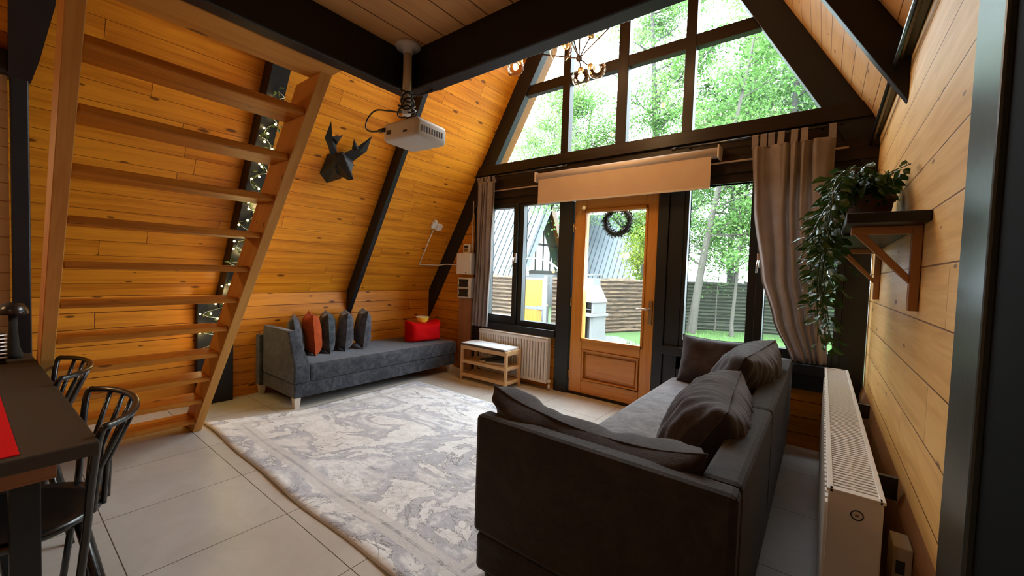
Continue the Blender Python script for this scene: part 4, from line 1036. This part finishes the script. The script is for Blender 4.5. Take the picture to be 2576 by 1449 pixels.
MB().box((-.075, -.05, -.12), (.075, .07, .12)).build('lantern_body', M['bmetal'], t, bevel=.008)
for z, y in ((.15, .0), (.12, -.05)):
    MB().lathe([(0, 0), (.024, 0), (.024, .15), (0, .15)], (-.078, y, z), 14, Matrix.Rotation(radians(90), 3, 'Y')).build('roll', M['brownf'], t)
MB().box((-.085, -.055, -.14), (-.075, .0, .14)).build('side_plate', M['brownf'], t)

# ------------------------------------------------------------------ wreath on the door glass (outside)
t = thing('wreath', 'dark twiggy wreath hanging outside the door glass', 'wreath', (-1.72, 4.0, 1.86))
random.seed(8)
m = MB(); m.tube([(.130*cos(a), 0, .130*sin(a)) for a in [2*pi*i/28 for i in range(28)]], .024, 8, closed=True); m.build('ring', M['barkd'], t)
m = MB()
for i in range(1100):
    a = random.uniform(0, 2*pi); c = Vector((.130*cos(a), 0, .130*sin(a))); d_ = (Vector((-sin(a), 0, cos(a))) * random.choice((1, .6)) + rdir() * .9).normalized()
    leaf_quad(m, c + rdir() * .022, d_, rdir(), random.uniform(.03, .055), .010)
m.build('twigs', M['barkd'], t, weld=False)
m = MB(); m.tube([(0, 0, .13), (0, -.01, .25)], .003, 5); m.build('hanger', M['dark_plastic'], t)

# ------------------------------------------------------------------ shelf and trailing plant
t = thing('wall_shelf', 'black shelf board on two wooden triangle brackets on the right wall', 'shelf', (.16, 2.6, 1.53))
put(MB().box((.055, 1.86, 1.512), (XRV, 3.42, 1.548), grain=(0, 1, 0)), 'board', M['black'], t, .004)
for y in (2.0, 3.26):
    m = MB(); m.box((XRV - .028, y - .012, 1.21), (XRV - .002, y + .022, 1.512)); m.box((.075, y - .012, 1.484), (XRV - .028, y + .022, 1.512), grain=(1, 0, 0))
    m.prism([(.085, 1.484), (.118, 1.484), (XRV - .028, 1.335), (XRV - .028, 1.305)], 'y', y - .010, y + .020, grain=(1, 0, -1))
    put(m, 'bracket', M['bracket'], t, .002)
t = thing('trailing_plant', 'leafy green plant trailing from a brown pot on the black wall shelf', 'potted plant', (.155, 2.58, 1.549))
MB().lathe([(0, 0), (.070, 0), (.088, .135), (.096, .14), (.096, .165), (.084, .165), (.080, .13), (0, .13)], (0, 0, 0), 28).build('pot', M['pot'], t)
MB().lathe([(0, .134), (.08, .134)], (0, 0, 0), 20).build('soil', M['soil'], t)
random.seed(21)
def vine(pts, nleaf, L0, L1, spread=.03):
    pts = [Vector(p) for p in pts]; m = MB(); fine = []
    for i in range(len(pts) - 1):
        p0 = pts[max(i-1, 0)]; p1 = pts[i]; p2 = pts[i+1]; p3 = pts[min(i+2, len(pts)-1)]
        for k_ in range(5):
            tt = k_ / 5; fine.append(.5 * ((2*p1) + (p2 - p0)*tt + (2*p0 - 5*p1 + 4*p2 - p3)*tt*tt + (3*p1 - p0 - 3*p2 + p3)*tt**3))
    fine.append(pts[-1]); m.tube(fine, .0022, 5)
    for i in range(nleaf):
        q = fine[int(len(fine) * (i + .6) / (nleaf + .6)) % len(fine)]
        o_ = rdir(); o_.z *= .4; st = q + o_ * spread
        m.tube([q, st], .0011, 4, caps=False)
        dd = (o_ + Vector((-.25, -.3, -.55))).normalized(); L = random.uniform(L0, L1)
        leaf_quad(m, st, dd, (rdir() * .6 + Vector((-.6, -.6, .5))), L, L * .5)
    return m
PO = Vector((.155, 2.58, 1.549))
for i in range(26):      # cascade over the shelf edge towards the room
    y1 = random.uniform(-.42, .40); zl = random.uniform(-.60, -.20) if i % 3 else random.uniform(-.25, .0)
    if abs(y1 + .05) > .25: zl *= .8
    x1 = random.uniform(-.215, -.125)
    pts = [(0, y1 * .15, .15), (-.05 + random.uniform(-.02, .02), y1 * .35, .22 + random.uniform(0, .06)), (-.13, y1 * .7, .17 + random.uniform(-.04, .05)), (x1 + .02, y1 * .9, .03), (x1, y1, zl * .5), (x1 + random.uniform(-.0, .07), y1 * .95 + random.uniform(-.04, .04), zl)]
    vine(pts, random.randint(26, 38), .045, .072).build('vine', M['leaf'], t, weld=False)
for i in range(20):      # crown over and beside the pot
    a = random.uniform(0, 2*pi); r = random.uniform(.05, .13); ex = min(.09, r * cos(a))
    pts = [(0, 0, .14), (ex * .5, r * .6 * sin(a) * 1.8, .23), (ex, r * sin(a) * 2.2, .22 + random.uniform(-.04, .07))]
    vine(pts, 15, .045, .072).build('vine', M['leaf'], t, weld=False)
vine([(0, -.05, .15), (.04, -.16, .23), (.085, -.30, .235), (.09, -.40, .22)], 7, .05, .065, .015).build('vine', M['leaf'], t, weld=False)

# ------------------------------------------------------------------ table, runner, chairs
t = thing('dining_table', 'long dark brown table with black legs at the left edge', 'table', (-2.75, -.25, 0))
put(MB().box((-3.56, -.72, .708), (-1.705, .205, .750), grain=(1, 0, 0)), 'table_top', M['table'], t, .004)
put(MB().box((-3.50, .10, .645), (-1.78, .125, .708), grain=(1, 0, 0)).box((-1.80, -.64, .645), (-1.775, .125, .708), grain=(0, 1, 0)).box((-3.50, -.64, .645), (-1.80, -.615, .708), grain=(1, 0, 0)), 'apron', M['apron'], t, .002)
for x in (-1.86, -3.50):
    for y in (.035, -.62): put(MB().box((x, y, 0), (x + .06, y + .06, .645)), 'leg', M['blackf'], t, .003)
put(MB().box((-3.46, .04, .12), (-1.83, .09, .17), grain=(1, 0, 0)), 'stretcher', M['blackf'], t, .003)
m = MB(); n = 60
m.box((-3.1, -.34, .7505), (-1.735, .052, .7535), grain=(1, 0, 0))
runner = tag(m.build('table_runner', M['red']), 'bright red cloth runner lying on the dark table', 'table runner')
RZ = Matrix.Translation((-1.705, .205, 0)) @ Matrix.Rotation(radians(1.7), 4, 'Z') @ Matrix.Translation((1.705, -.205, 0))
t.matrix_basis = RZ @ t.matrix_basis; runner.matrix_basis = RZ
def chair(name, label, loc, rz):
    t = thing(name, label, 'chair', loc, rz, 'black spindle back chairs at the dark table')
    m = MB(); m.lathe([(0, .425), (.16, .425), (.205, .437), (.215, .452), (.205, .466), (.17, .458), (.10, .447), (0, .445)], (0, 0, 0), 40)
    for i_, v in enumerate(m.v): m.v[i_] = Vector((v.x, v.y * 1.0, v.z))
    m.build('seat', M['bmetal'], t)
    hp = []
    for i in range(25):
        a = radians(16 + 148 * i / 24); hp.append(Vector((.285 * cos(a), .150 + .140 * sin(a), .775 + .006 * sin(a))))
    side = [Vector((.245, .11, .05)), Vector((.218, .150, .42)), Vector((.228, .160, .56)), Vector((.255, .172, .70)), Vector((.270, .180, .755))]
    full = side + hp + [Vector((-p.x, p.y, p.z)) for p in side[::-1]]
    MB().tube(smooth_path(full, 3), .0110, 10).build('back_rail', M['bmetal'], t)
    for i, deg in enumerate((42, 62, 81, 99, 118, 138)):
        a = radians(deg); top = Vector((.285 * cos(a), .150 + .140 * sin(a), .778)); a2 = radians(90 + (deg - 90) * .8); bot = Vector((.195 * cos(a2), .02 + .195 * sin(a2), .45))
        mid = top * .45 + bot * .55; mid += Vector((-cos(a), -sin(a), 0)) * .028
        mid2 = top * .75 + bot * .25 - Vector((cos(a), sin(a), 0)) * .012
        MB().tube([top, mid2, mid, bot * .8 + mid * .2, bot], .008, 8).build('spindle', M['bmetal'], t)
    for sx in (-1, 1):
        for sy in (-1, 1): MB().tube([(sx*.13, sy*.12 + .02, .43), (sx*.20, sy*.20 + .02, 0)], [.014, .010], 8).build('leg', M['bmetal'], t)
    MB().tube([(-.165, -.16, .22), (.165, -.16, .22)], .007, 8).tube([(-.165, .16, .22), (.165, .16, .22)], .007, 8).build('stretcher', M['bmetal'], t)
    return t
c1 = chair('spindle_chair', 'black metal spindle back chair nearest the viewer, tucked under the table', (-2.03, .045, 0), radians(-3))
family(c1)
dup(c1, loc=(-2.86, .02, 0), rot=(0, 0, radians(-4)), label='black metal spindle back chair farther along the table, by the ladder')
t = thing('mushroom_ornament', 'dark mushroom shaped ornament with domed cap on the table end', 'ornament', (-3.42, .085, .7505))
MB().lathe([(0, 0), (.032, 0), (.034, .02), (.022, .06), (.017, .15), (.015, .235), (0, .235)], (0, 0, 0), 20).build('stalk', M['barkd'], t)
MB().lathe([(0, .235), (.055, .235), (.058, .242), (.052, .268), (.035, .292), (0, .302)], (0, 0, 0), 28).build('cap', M['bmetal'], t)
t = thing('napkin_holder', 'ribbed dark metal holder beside the mushroom ornament', 'holder', (-3.30, .02, .7505))
m = MB(); m.box((-.035, -.05, 0), (.035, .04, .012))
m.box((-.03, -.045, .012), (.03, .035, .15)); m.build('body', M['bmetal'], t, bevel=.004)
for i in range(7): MB().tube([(.034, -.05, .03 + i * .019), (.036, .042, .03 + i * .019)], .0045, 6).build('rib', M['wire'], t)

# ------------------------------------------------------------------ outside: ground, fences, gate, barbecue
GZ = -.30
struct(MB().box((-30, 3.99, GZ - .2), (16, 40, GZ)).build('ground_lawn', M['grass']))
m = MB(); m.prism([(-9, 4.0), (-2.7, 4.0), (-2.9, 7.5), (-3.3, 9.3), (-4.2, 10.1), (-9, 9.1)], 'z', GZ, GZ + .006); struct(m.build('ground_gravel', M['gravel']))
struct(MB().box((-6, 3.99, GZ - .1), (2, 5.3, -.03)).build('ground_terrace', M['stone']))
random.seed(5)
m = MB()
for i in range(2600):
    x = random.uniform(-3.6, 2.0); y = random.uniform(7.5, 13.2); h = random.uniform(.05, .12); a = random.uniform(0, pi); w = .012
    d_ = Vector((cos(a) * w, sin(a) * w, 0)); tp = Vector((x + random.uniform(-.03, .03), y + random.uniform(-.03, .03), GZ + h))
    m.face([Vector((x, y, GZ)) - d_, Vector((x, y, GZ)) + d_, tp])
tag(m.build('grass_tufts', M['leafA'], weld=False), 'short bright green grass blades on the lawn before the fence', 'grass', kind='stuff')
def fence(p0, p1, h, mat, label, seed, rows=14, posts=True):
    p0 = Vector((*p0, GZ)); p1 = Vector((*p1, GZ)); L = (p1 - p0).length; d_ = (p1 - p0).normalized(); n_ = Vector((d_.y, -d_.x, 0))
    t = thing('log_fence', label, 'fence', tuple(p0), group=None); m = MB(); nn = max(8, int(L * 7)); rnd = random.Random(seed)
    hh = h / rows
    for r in range(rows):
        sd = rnd.uniform(0, 50); off = rnd.uniform(0, .02)
        def P(i, k):
            s_ = L * i / nn; z = r * hh + (0, .5, 1)[k] * hh + (mnoise.noise(Vector((s_ * 2.2, sd + (k == 2), 0))) * .055 if k != 1 else 0)
            if k == 0: z = r * hh + mnoise.noise(Vector((s_ * 2.2, sd, 0))) * .055 - .01
            return d_ * s_ + Vector((0, 0, max(0, z))) + n_ * (off + (-.01, .05, -.01)[k])
        for i in range(nn):
            for k in (0, 1):
                m.face([P(i, k), P(i+1, k), P(i+1, k+1), P(i, k+1)], [(i / nn * L + sd, (r + k/2) * hh), ((i+1) / nn * L + sd, (r + k/2) * hh), ((i+1) / nn * L + sd, (r + (k+1)/2) * hh), (i / nn * L + sd, (r + (k+1)/2) * hh)], smooth=False)
    bk = [-n_ * .02, d_ * L - n_ * .02, d_ * L - n_ * .02 + Vector((0, 0, h - .03)), -n_ * .02 + Vector((0, 0, h - .03))]
    m.face(bk[::-1], grain=d_); m.face([b + n_ * .018 for b in bk], grain=d_)
    m.build('log_boards', mat, t, weld=False)
    k_ = int(L / 1.9) + 1
    for i in range(k_ + 1):
        q = d_ * (L * i / k_) - n_ * .07; MB().tube([q, q + Vector((0, 0, h + .04))], .045, 8).build('post', M['barkd'], t)
fence((-5.72, 9.25), (-5.25, 9.35), 1.50, M['log'], 'short log fence piece just right of the yellow gate', 1)
fence((-5.25, 9.35), (-3.37, 13.3), 1.50, M['log'], 'tan log fence running back behind the barbecue', 2)
fence((-3.37, 13.3), (-1.86, 14.2), 1.50, M['logd'], 'dark mossy log fence behind the leaning tree', 3)
fence((-1.86, 14.2), (3.2, 15.0), 1.50, M['logd'], 'dark mossy log fence at the right, beyond the thin pale trunk', 4)
fence((-8.9, 9.05), (-6.72, 9.2), 1.50, M['log'], 'pale log fence left of the yellow gate', 5)
fence((-14, 8.9), (-8.9, 9.05), 1.52, M['logp'], 'pale boarded fence at the far left by the curtain', 6)
t = thing('garden_gate', 'yellow boarded garden gate with dark frame between log fences', 'gate', (-6.3, 9.2, GZ))
for z0, z1 in ((.06, .60), (.68, 1.42)): MB().box((-.36, -.02, z0), (.30, .02, z1), grain=(0, 0, 1)).build('board_panel', M['gate'], t)
m = MB(); m.box((-.40, -.03, .02), (-.36, .03, 1.47)); m.box((.30, -.03, .02), (.345, .03, 1.47)); m.box((-.36, -.03, 1.42), (.30, .03, 1.47)); m.box((-.36, -.03, .60), (.30, .03, .68)); m.box((-.36, -.03, .02), (.30, .03, .06)); m.build('gate_frame', M['bmetal'], t)
MB().box((.18, -.07, .60), (.38, -.03, .72)).build('latch', M['bmetal'], t, bevel=.01)
tag(MB().box((-5.93, 9.12, GZ), (-5.82, 9.24, 1.24)).build('gate_post', M['stone'], bevel=.01), 'pale square post on the right side of the yellow gate', 'post')
tag(MB().tube([(-6.35 + .95 * cos(pi * i / 20), 9.15, 1.15 + .55 * sin(pi * i / 20)) for i in range(21)], .022, 8).build('gate_arch', M['metal']), 'thin metal arch curving over the yellow gate', 'arch')
def lantern(x, label):
    t = thing('garden_lantern', label, 'lantern', (x, 9.2, 1.21))
    MB().lathe([(0, 0), (.06, 0), (.05, .02), (.045, .14), (.05, .15), (0, .15)], (0, 0, 0), 8, smooth=False).build('glass_body', M['white'], t)
    MB().lathe([(.09, .15), (.03, .21), (.0, .28)], (0, 0, 0), 8, smooth=False).build('roof', M['stone'], t)
lantern(-5.50, 'small pale lantern on the fence right of the gate'); lantern(-6.55, 'small pale lantern standing on top of the yellow gate')
# barbecue
t = thing('barbecue', 'pale stone garden barbecue with tapered chimney before the log fence', 'barbecue', (-4.44, 8.9, GZ), radians(-14))
MB().box((-.30, -.22, 0), (-.20, .25, .62)).box((.20, -.22, 0), (.30, .25, .62)).box((-.20, .17, 0), (.20, .25, .62)).build('base', M['stone'], t, bevel=.01)
MB().box((-.36, -.34, .62), (.36, .27, .69)).build('worktop', M['stone'], t, bevel=.012)
MB().box((-.30, -.20, .69), (-.22, .25, .95)).box((.22, -.20, .69), (.30, .25, .95)).box((-.22, .17, .69), (.22, .25, .95)).build('firebox', M['stone'], t, bevel=.01)
MB().box((-.22, .165, .69), (.22, .17, .95)).build('firebrick_lining', M['stonew'], t)
m = MB(); lo_ = [(-.33, -.24), (.33, -.24), (.33, .27), (-.33, .27)]; hi_ = [(-.12, -.02), (.12, -.02), (.12, .22), (-.12, .22)]
A_ = [Vector((x, y, .95)) for x, y in lo_]; B_ = [Vector((x, y, 1.35)) for x, y in hi_]; C_ = [Vector((x, y, 1.52)) for x, y in hi_]
m.face(A_[::-1]); m.face(C_)
for i in range(4): j = (i+1) % 4; m.face([A_[i], A_[j], B_[j], B_[i]]); m.face([B_[i], B_[j], C_[j], C_[i]])
m.build('hood', M['stone'], t, bevel=.008)
MB().box((-.15, -.05, 1.57), (.15, .25, 1.62)).box((-.12, -.02, 1.52), (-.08, .02, 1.57)).box((.08, .18, 1.52), (.12, .22, 1.57)).build('chimney_cap', M['stonew'], t, bevel=.01)
MB().box((-.22, -.2, .78), (.22, .16, .79)).build('grill_rack', M['bmetal'], t)
MB().box((-.36, -.60, 0), (.36, -.30, .10)).build('plinth', M['stone'], t, bevel=.01)

# ------------------------------------------------------------------ neighbouring A-frame houses
def aframe(name, label, xg, yr, zr, length, detail=True):
    t = thing(name, label, 'house', (xg, yr, GZ)); H = zr - GZ; hw = H / S3
    def roof(sgn, nm):
        m = MB(); n_ = Vector((0, sgn * S3/2, .5)); a = Vector((0, 0, H)); b_ = Vector((0, sgn * hw, 0)); e = Vector((-length, 0, 0))
        q = [a + Vector((.35, 0, 0)), b_ + Vector((.35, 0, 0)), b_ + e, a + e]; o_ = [p + n_ * .12 for p in q]
        m.face(q); m.face(o_[::-1])
        for i in range(4): j = (i+1) % 4; m.face([q[j], q[i], o_[i], o_[j]])
        rf = m.build(nm, M['roofm'], t)
        if sgn < 0:
            m = MB(); k_ = int((length + .35) / .30)
            for i in range(k_ + 1):
                x = .35 - i * .30; p0 = a + n_ * .12 + Vector((x, 0, 0)); p1 = b_ + n_ * .12 + Vector((x, 0, 0)); w = Vector((-.035, 0, 0)); h_ = n_ * .035
                m.face([p0, p0 + h_, p1 + h_, p1]); m.face([p0 + h_, p0 + h_ + w, p1 + h_ + w, p1 + h_]); m.face([p0 + w, p1 + w, p1 + w + h_, p0 + w + h_])
            m.build('standing_seam', M['seam'], rf)
    roof(-1, 'near_roof'); roof(1, 'far_roof')
    for sgn in (-1, 1):
        d_ = Vector((0, sgn * hw, -H)).normalized(); n_ = Vector((0, sgn * S3/2, .5)); m = MB(); a = Vector((.35, 0, H)); b_ = Vector((.35, sgn * hw, 0))
        q = [a, b_, b_ - n_ * .17, a - n_ * .34]; o_ = [p + Vector((.03, 0, 0)) for p in q]
        if sgn > 0: q = q[::-1]; o_ = o_[::-1]
        m.face(q, grain=d_); m.face(o_[::-1], grain=d_)
        for i in range(4): j = (i+1) % 4; m.face([q[j], q[i], o_[i], o_[j]], grain=d_)
        m.build('barge_board', M['ornge'] if sgn > 0 else M['roofm'], t)
        # soffit boards
        m = MB(); b2 = Vector((0, sgn * hw, 0)); a2 = Vector((0, 0, H)); m.face([a2 - n_*.01, b2 - n_*.01, b2 - n_*.01 + Vector((.35, 0, 0)), a2 - n_*.01 + Vector((.35, 0, 0))], grain=d_); m.build('soffit', M['ornge'], t)
    m = MB(); m.prism([(-hw + .15, 0), (hw - .15, 0), (hw * .66, H * .30), (-hw * .66, H * .30)], 'x', -.05, 0); m.build('lower_wall', M['blackf'], t)
    m = MB(); hw2 = hw * .66
    m.box((-.03, -hw2 * .98, H * .30), (.03, hw2 * .98, H * .335), grain=(0, 1, 0)); m.box((-.02, -hw * .42, H * .56), (.02, hw * .42, H * .58), grain=(0, 1, 0))
    for k_ in (-2, -1, 0, 1, 2): y = k_ * hw2 * .32; m.box((-.02, y - .03, H * .30), (.02, y + .03, H * (1 - abs(y) / hw) - .15))
    m.build('gable_frame', M['barkd'], t)
    m = MB(); m.prism([(-hw2, H * .33), (hw2, H * .33), (0, H - .25)], 'x', -.01, 0); m.build('gable_glass', M['gglass'], t)
    if detail: MB().tube([(-2.9, -hw * .74 - .2, H * .33), (-2.9, -hw * .74 - .2, H * .97)], .085, 12).lathe([(0, 0), (.16, 0), (.05, .12), (0, .14)], (-2.9, -hw * .74 - .2, H * .98), 12).build('flue_pipe', M['flue'], t)
M['gglass'] = plain('dark_reflecting_glass', (.035, .05, .035), .08, vary=.5, scale=1.5, bump=0, spec=1.0)
M['flue'] = plain('galvanised_flue', (.13, .15, .15), .4, 0, bump=0)
aframe('neighbour_house', 'grey metal roofed triangular house with orange edge boards behind the left fence', -10.5, 16.0, 4.85, 9.0)
aframe('neighbour_house', 'farther grey metal roof slope seen through the door glass', -8.9, 24.0, 5.1, 9.0, False)

# ------------------------------------------------------------------ trees
def tree(label, x, y, h, r, lean, seed, z0, spread, nleaf, mat, leaf=.10, bark='bark', group=None, nb=16, name='tree', top=1.0):
    rnd = random.Random(seed); t = thing(name, label, 'tree', (x, y, GZ), group=group)
    n = 12; pts = []
    for i in range(n + 1):
        s_ = i / n; pts.append(Vector((lean[0] * s_ + .008 * h * sin(s_ * 5 + seed), lean[1] * s_ + .008 * h * cos(s_ * 4 + seed), h * s_ * .93)))
    pts[0] = Vector((0, 0, 0))
    m = MB(); m.tube(pts, [r * (1 - .80 * i / n) * (1.25 if i == 0 else 1) for i in range(n + 1)], 9)
    tips = []
    def branch(p, d_, L, rr, depth):
        q = [p]; dd = d_.normalized()
        for i in range(5):
            dd = (dd + Vector((rnd.gauss(0, .16), rnd.gauss(0, .16), rnd.gauss(.03, .12)))).normalized(); q.append(q[-1] + dd * L / 5)
        m.tube(q, [rr * (1 - .8 * i / 5) for i in range(6)], 5 if depth else 6, caps=False)
        for i in (2, 3, 4, 5): tips.append((q[i], L))
        if depth < 2:
            for i in (1, 2, 3, 4, 5):
                for _ in range(1 if depth else 2):
                    if rnd.random() < .8:
                        d2 = (dd + Vector((rnd.gauss(0, .8), rnd.gauss(0, .8), rnd.gauss(.0, .6)))).normalized(); branch(q[i], d2, L * rnd.uniform(.35, .55), rr * .45, depth + 1)
    for i in range(nb):
        s_ = (z0 / h) + (1 - z0 / h) * (i + rnd.random()) / nb; s_ = min(s_, .97)
        k_ = s_ * n; a_ = pts[int(k_)].lerp(pts[min(n, int(k_) + 1)], k_ - int(k_))
        az = rnd.uniform(0, 2*pi); L = spread * (1.0 - .55 * max(0, (s_ - z0/h) / (1 - z0/h))) * rnd.uniform(.7, 1.1)
        branch(a_, Vector((cos(az), sin(az), rnd.uniform(.1, .7))), L, r * (1 - .75 * s_) * .42, 0)
    m.build('trunk', M[bark], t, weld=False)
    f = MB()
    for i in range(nleaf):
        p, L = rnd.choice(tips); c = p + Vector((rnd.gauss(0, 1), rnd.gauss(0, 1), rnd.gauss(0, .8))) * (.16 + .05 * L)
        d_ = Vector((rnd.gauss(0, 1), rnd.gauss(0, 1), rnd.gauss(-.3, .6))).normalized(); w = d_.cross(Vector((rnd.gauss(0, .5), rnd.gauss(0, .5), 1))).normalized()
        s_ = leaf * rnd.uniform(.7, 1.3); f.face([c, c + d_ * s_ * .5 + w * s_ * .28, c + d_ * s_, c + d_ * s_ * .5 - w * s_ * .28])
    f.build('foliage', M[mat], t, weld=False)
    return t
BG = 'tall leafy trees massed beyond the back fence'
tree('leaning tree with pale bare lower trunk in front of the mossy fence', -2.97, 12.5, 9.0, .12, (1.1, .3), 3, 2.0, 1.9, 9000, 'leafA', .10)
tree('leafy middle height tree behind the leaning trunk and mossy fence', -2.4, 16.0, 7.5, .09, (.2, 0), 41, 1.5, 2.0, 12000, 'leafA', .10, bark='barkd', nb=20)
tree('bushy green tree over the end of the mossy fence behind the curtain', .2, 15.6, 6.5, .09, (0, 0), 43, 1.3, 1.9, 9000, 'leafB', .10, bark='barkd', nb=18)
tree('slim young tree with thin pale trunk right of the leaning one', -1.95, 12.7, 4.2, .055, (.05, 0), 5, 1.7, .9, 2600, 'leafA', .09, nb=9)
tree('bright green small tree behind the log fence seen through the door', -5.0, 13.9, 4.0, .07, (.1, 0), 9, 1.4, 1.4, 8000, 'leafC', .09, bark='barkd', nb=14)
tree('big dark trunked tree rising behind the middle gable panes', -5.2, 15.6, 14.0, .21, (-.4, 0), 12, 3.0, 3.2, 26000, 'leafA', .11, bark='barkd', nb=24)
tree('spreading tree with sparse leaves at the left of the gable panes', -8.0, 14.5, 9.0, .12, (.5, 0), 14, 3.6, 3.2, 20000, 'leafA', .10, bark='barkd', nb=24)
tree('leafy tree rising above the left neighbour roof at the lower left gable pane', -14.0, 21.5, 12.0, .14, (.3, 0), 47, 5.0, 3.6, 20000, 'leafA', .13, bark='barkd', nb=24)
tree('broad light green tree filling the right gable panes', -1.3, 16.2, 14.0, .17, (.3, 0), 17, 2.6, 3.4, 36000, 'leafA', .12, bark='barkd', nb=32)
p_ = tree('tall leafy backdrop tree just right of the right window', 1.8, 16.8, 11.0, .16, (0, 0), 22, 2.2, 2.9, 18000, 'leafB', .13, bark='barkd', group=BG, nb=20)
family(p_)
BL = ['tall leafy backdrop tree behind the leaning pale trunk', 'tall leafy backdrop tree far behind the right window', 'distant rounded leafy tree behind the left neighbour house',
      'leafy backdrop tree at the far right behind the curtain', 'tallest leafy backdrop tree seen high in the right gable panes', 'distant leafy tree between the two grey roofs']
for i, (x, y, rz, sc) in enumerate([(-3.2, 19.5, 1.3, 1.05), (.3, 21.0, 2.4, 1.1), (-12.5, 22.0, 4.0, .75), (3.9, 15.5, 5.0, .8), (-1.6, 23.5, .7, 1.2), (-7.3, 27.5, 3.3, .8)]):
    dup(p_, loc=(x, y, GZ), rot=(0, 0, rz), scale=(sc, sc, sc), label=BL[i])
tree('low leafy shrub against the mossy fence at the right', .6, 13.6, 2.2, .04, (0, 0), 31, .3, .7, 1500, 'leafB', .09, bark='barkd', nb=10, name='shrub')
tree('slim bare stemmed sapling before the mossy fence', -2.5, 13.2, 2.4, .025, (.1, 0), 33, 1.2, .4, 260, 'leafB', .08, nb=6, name='sapling')
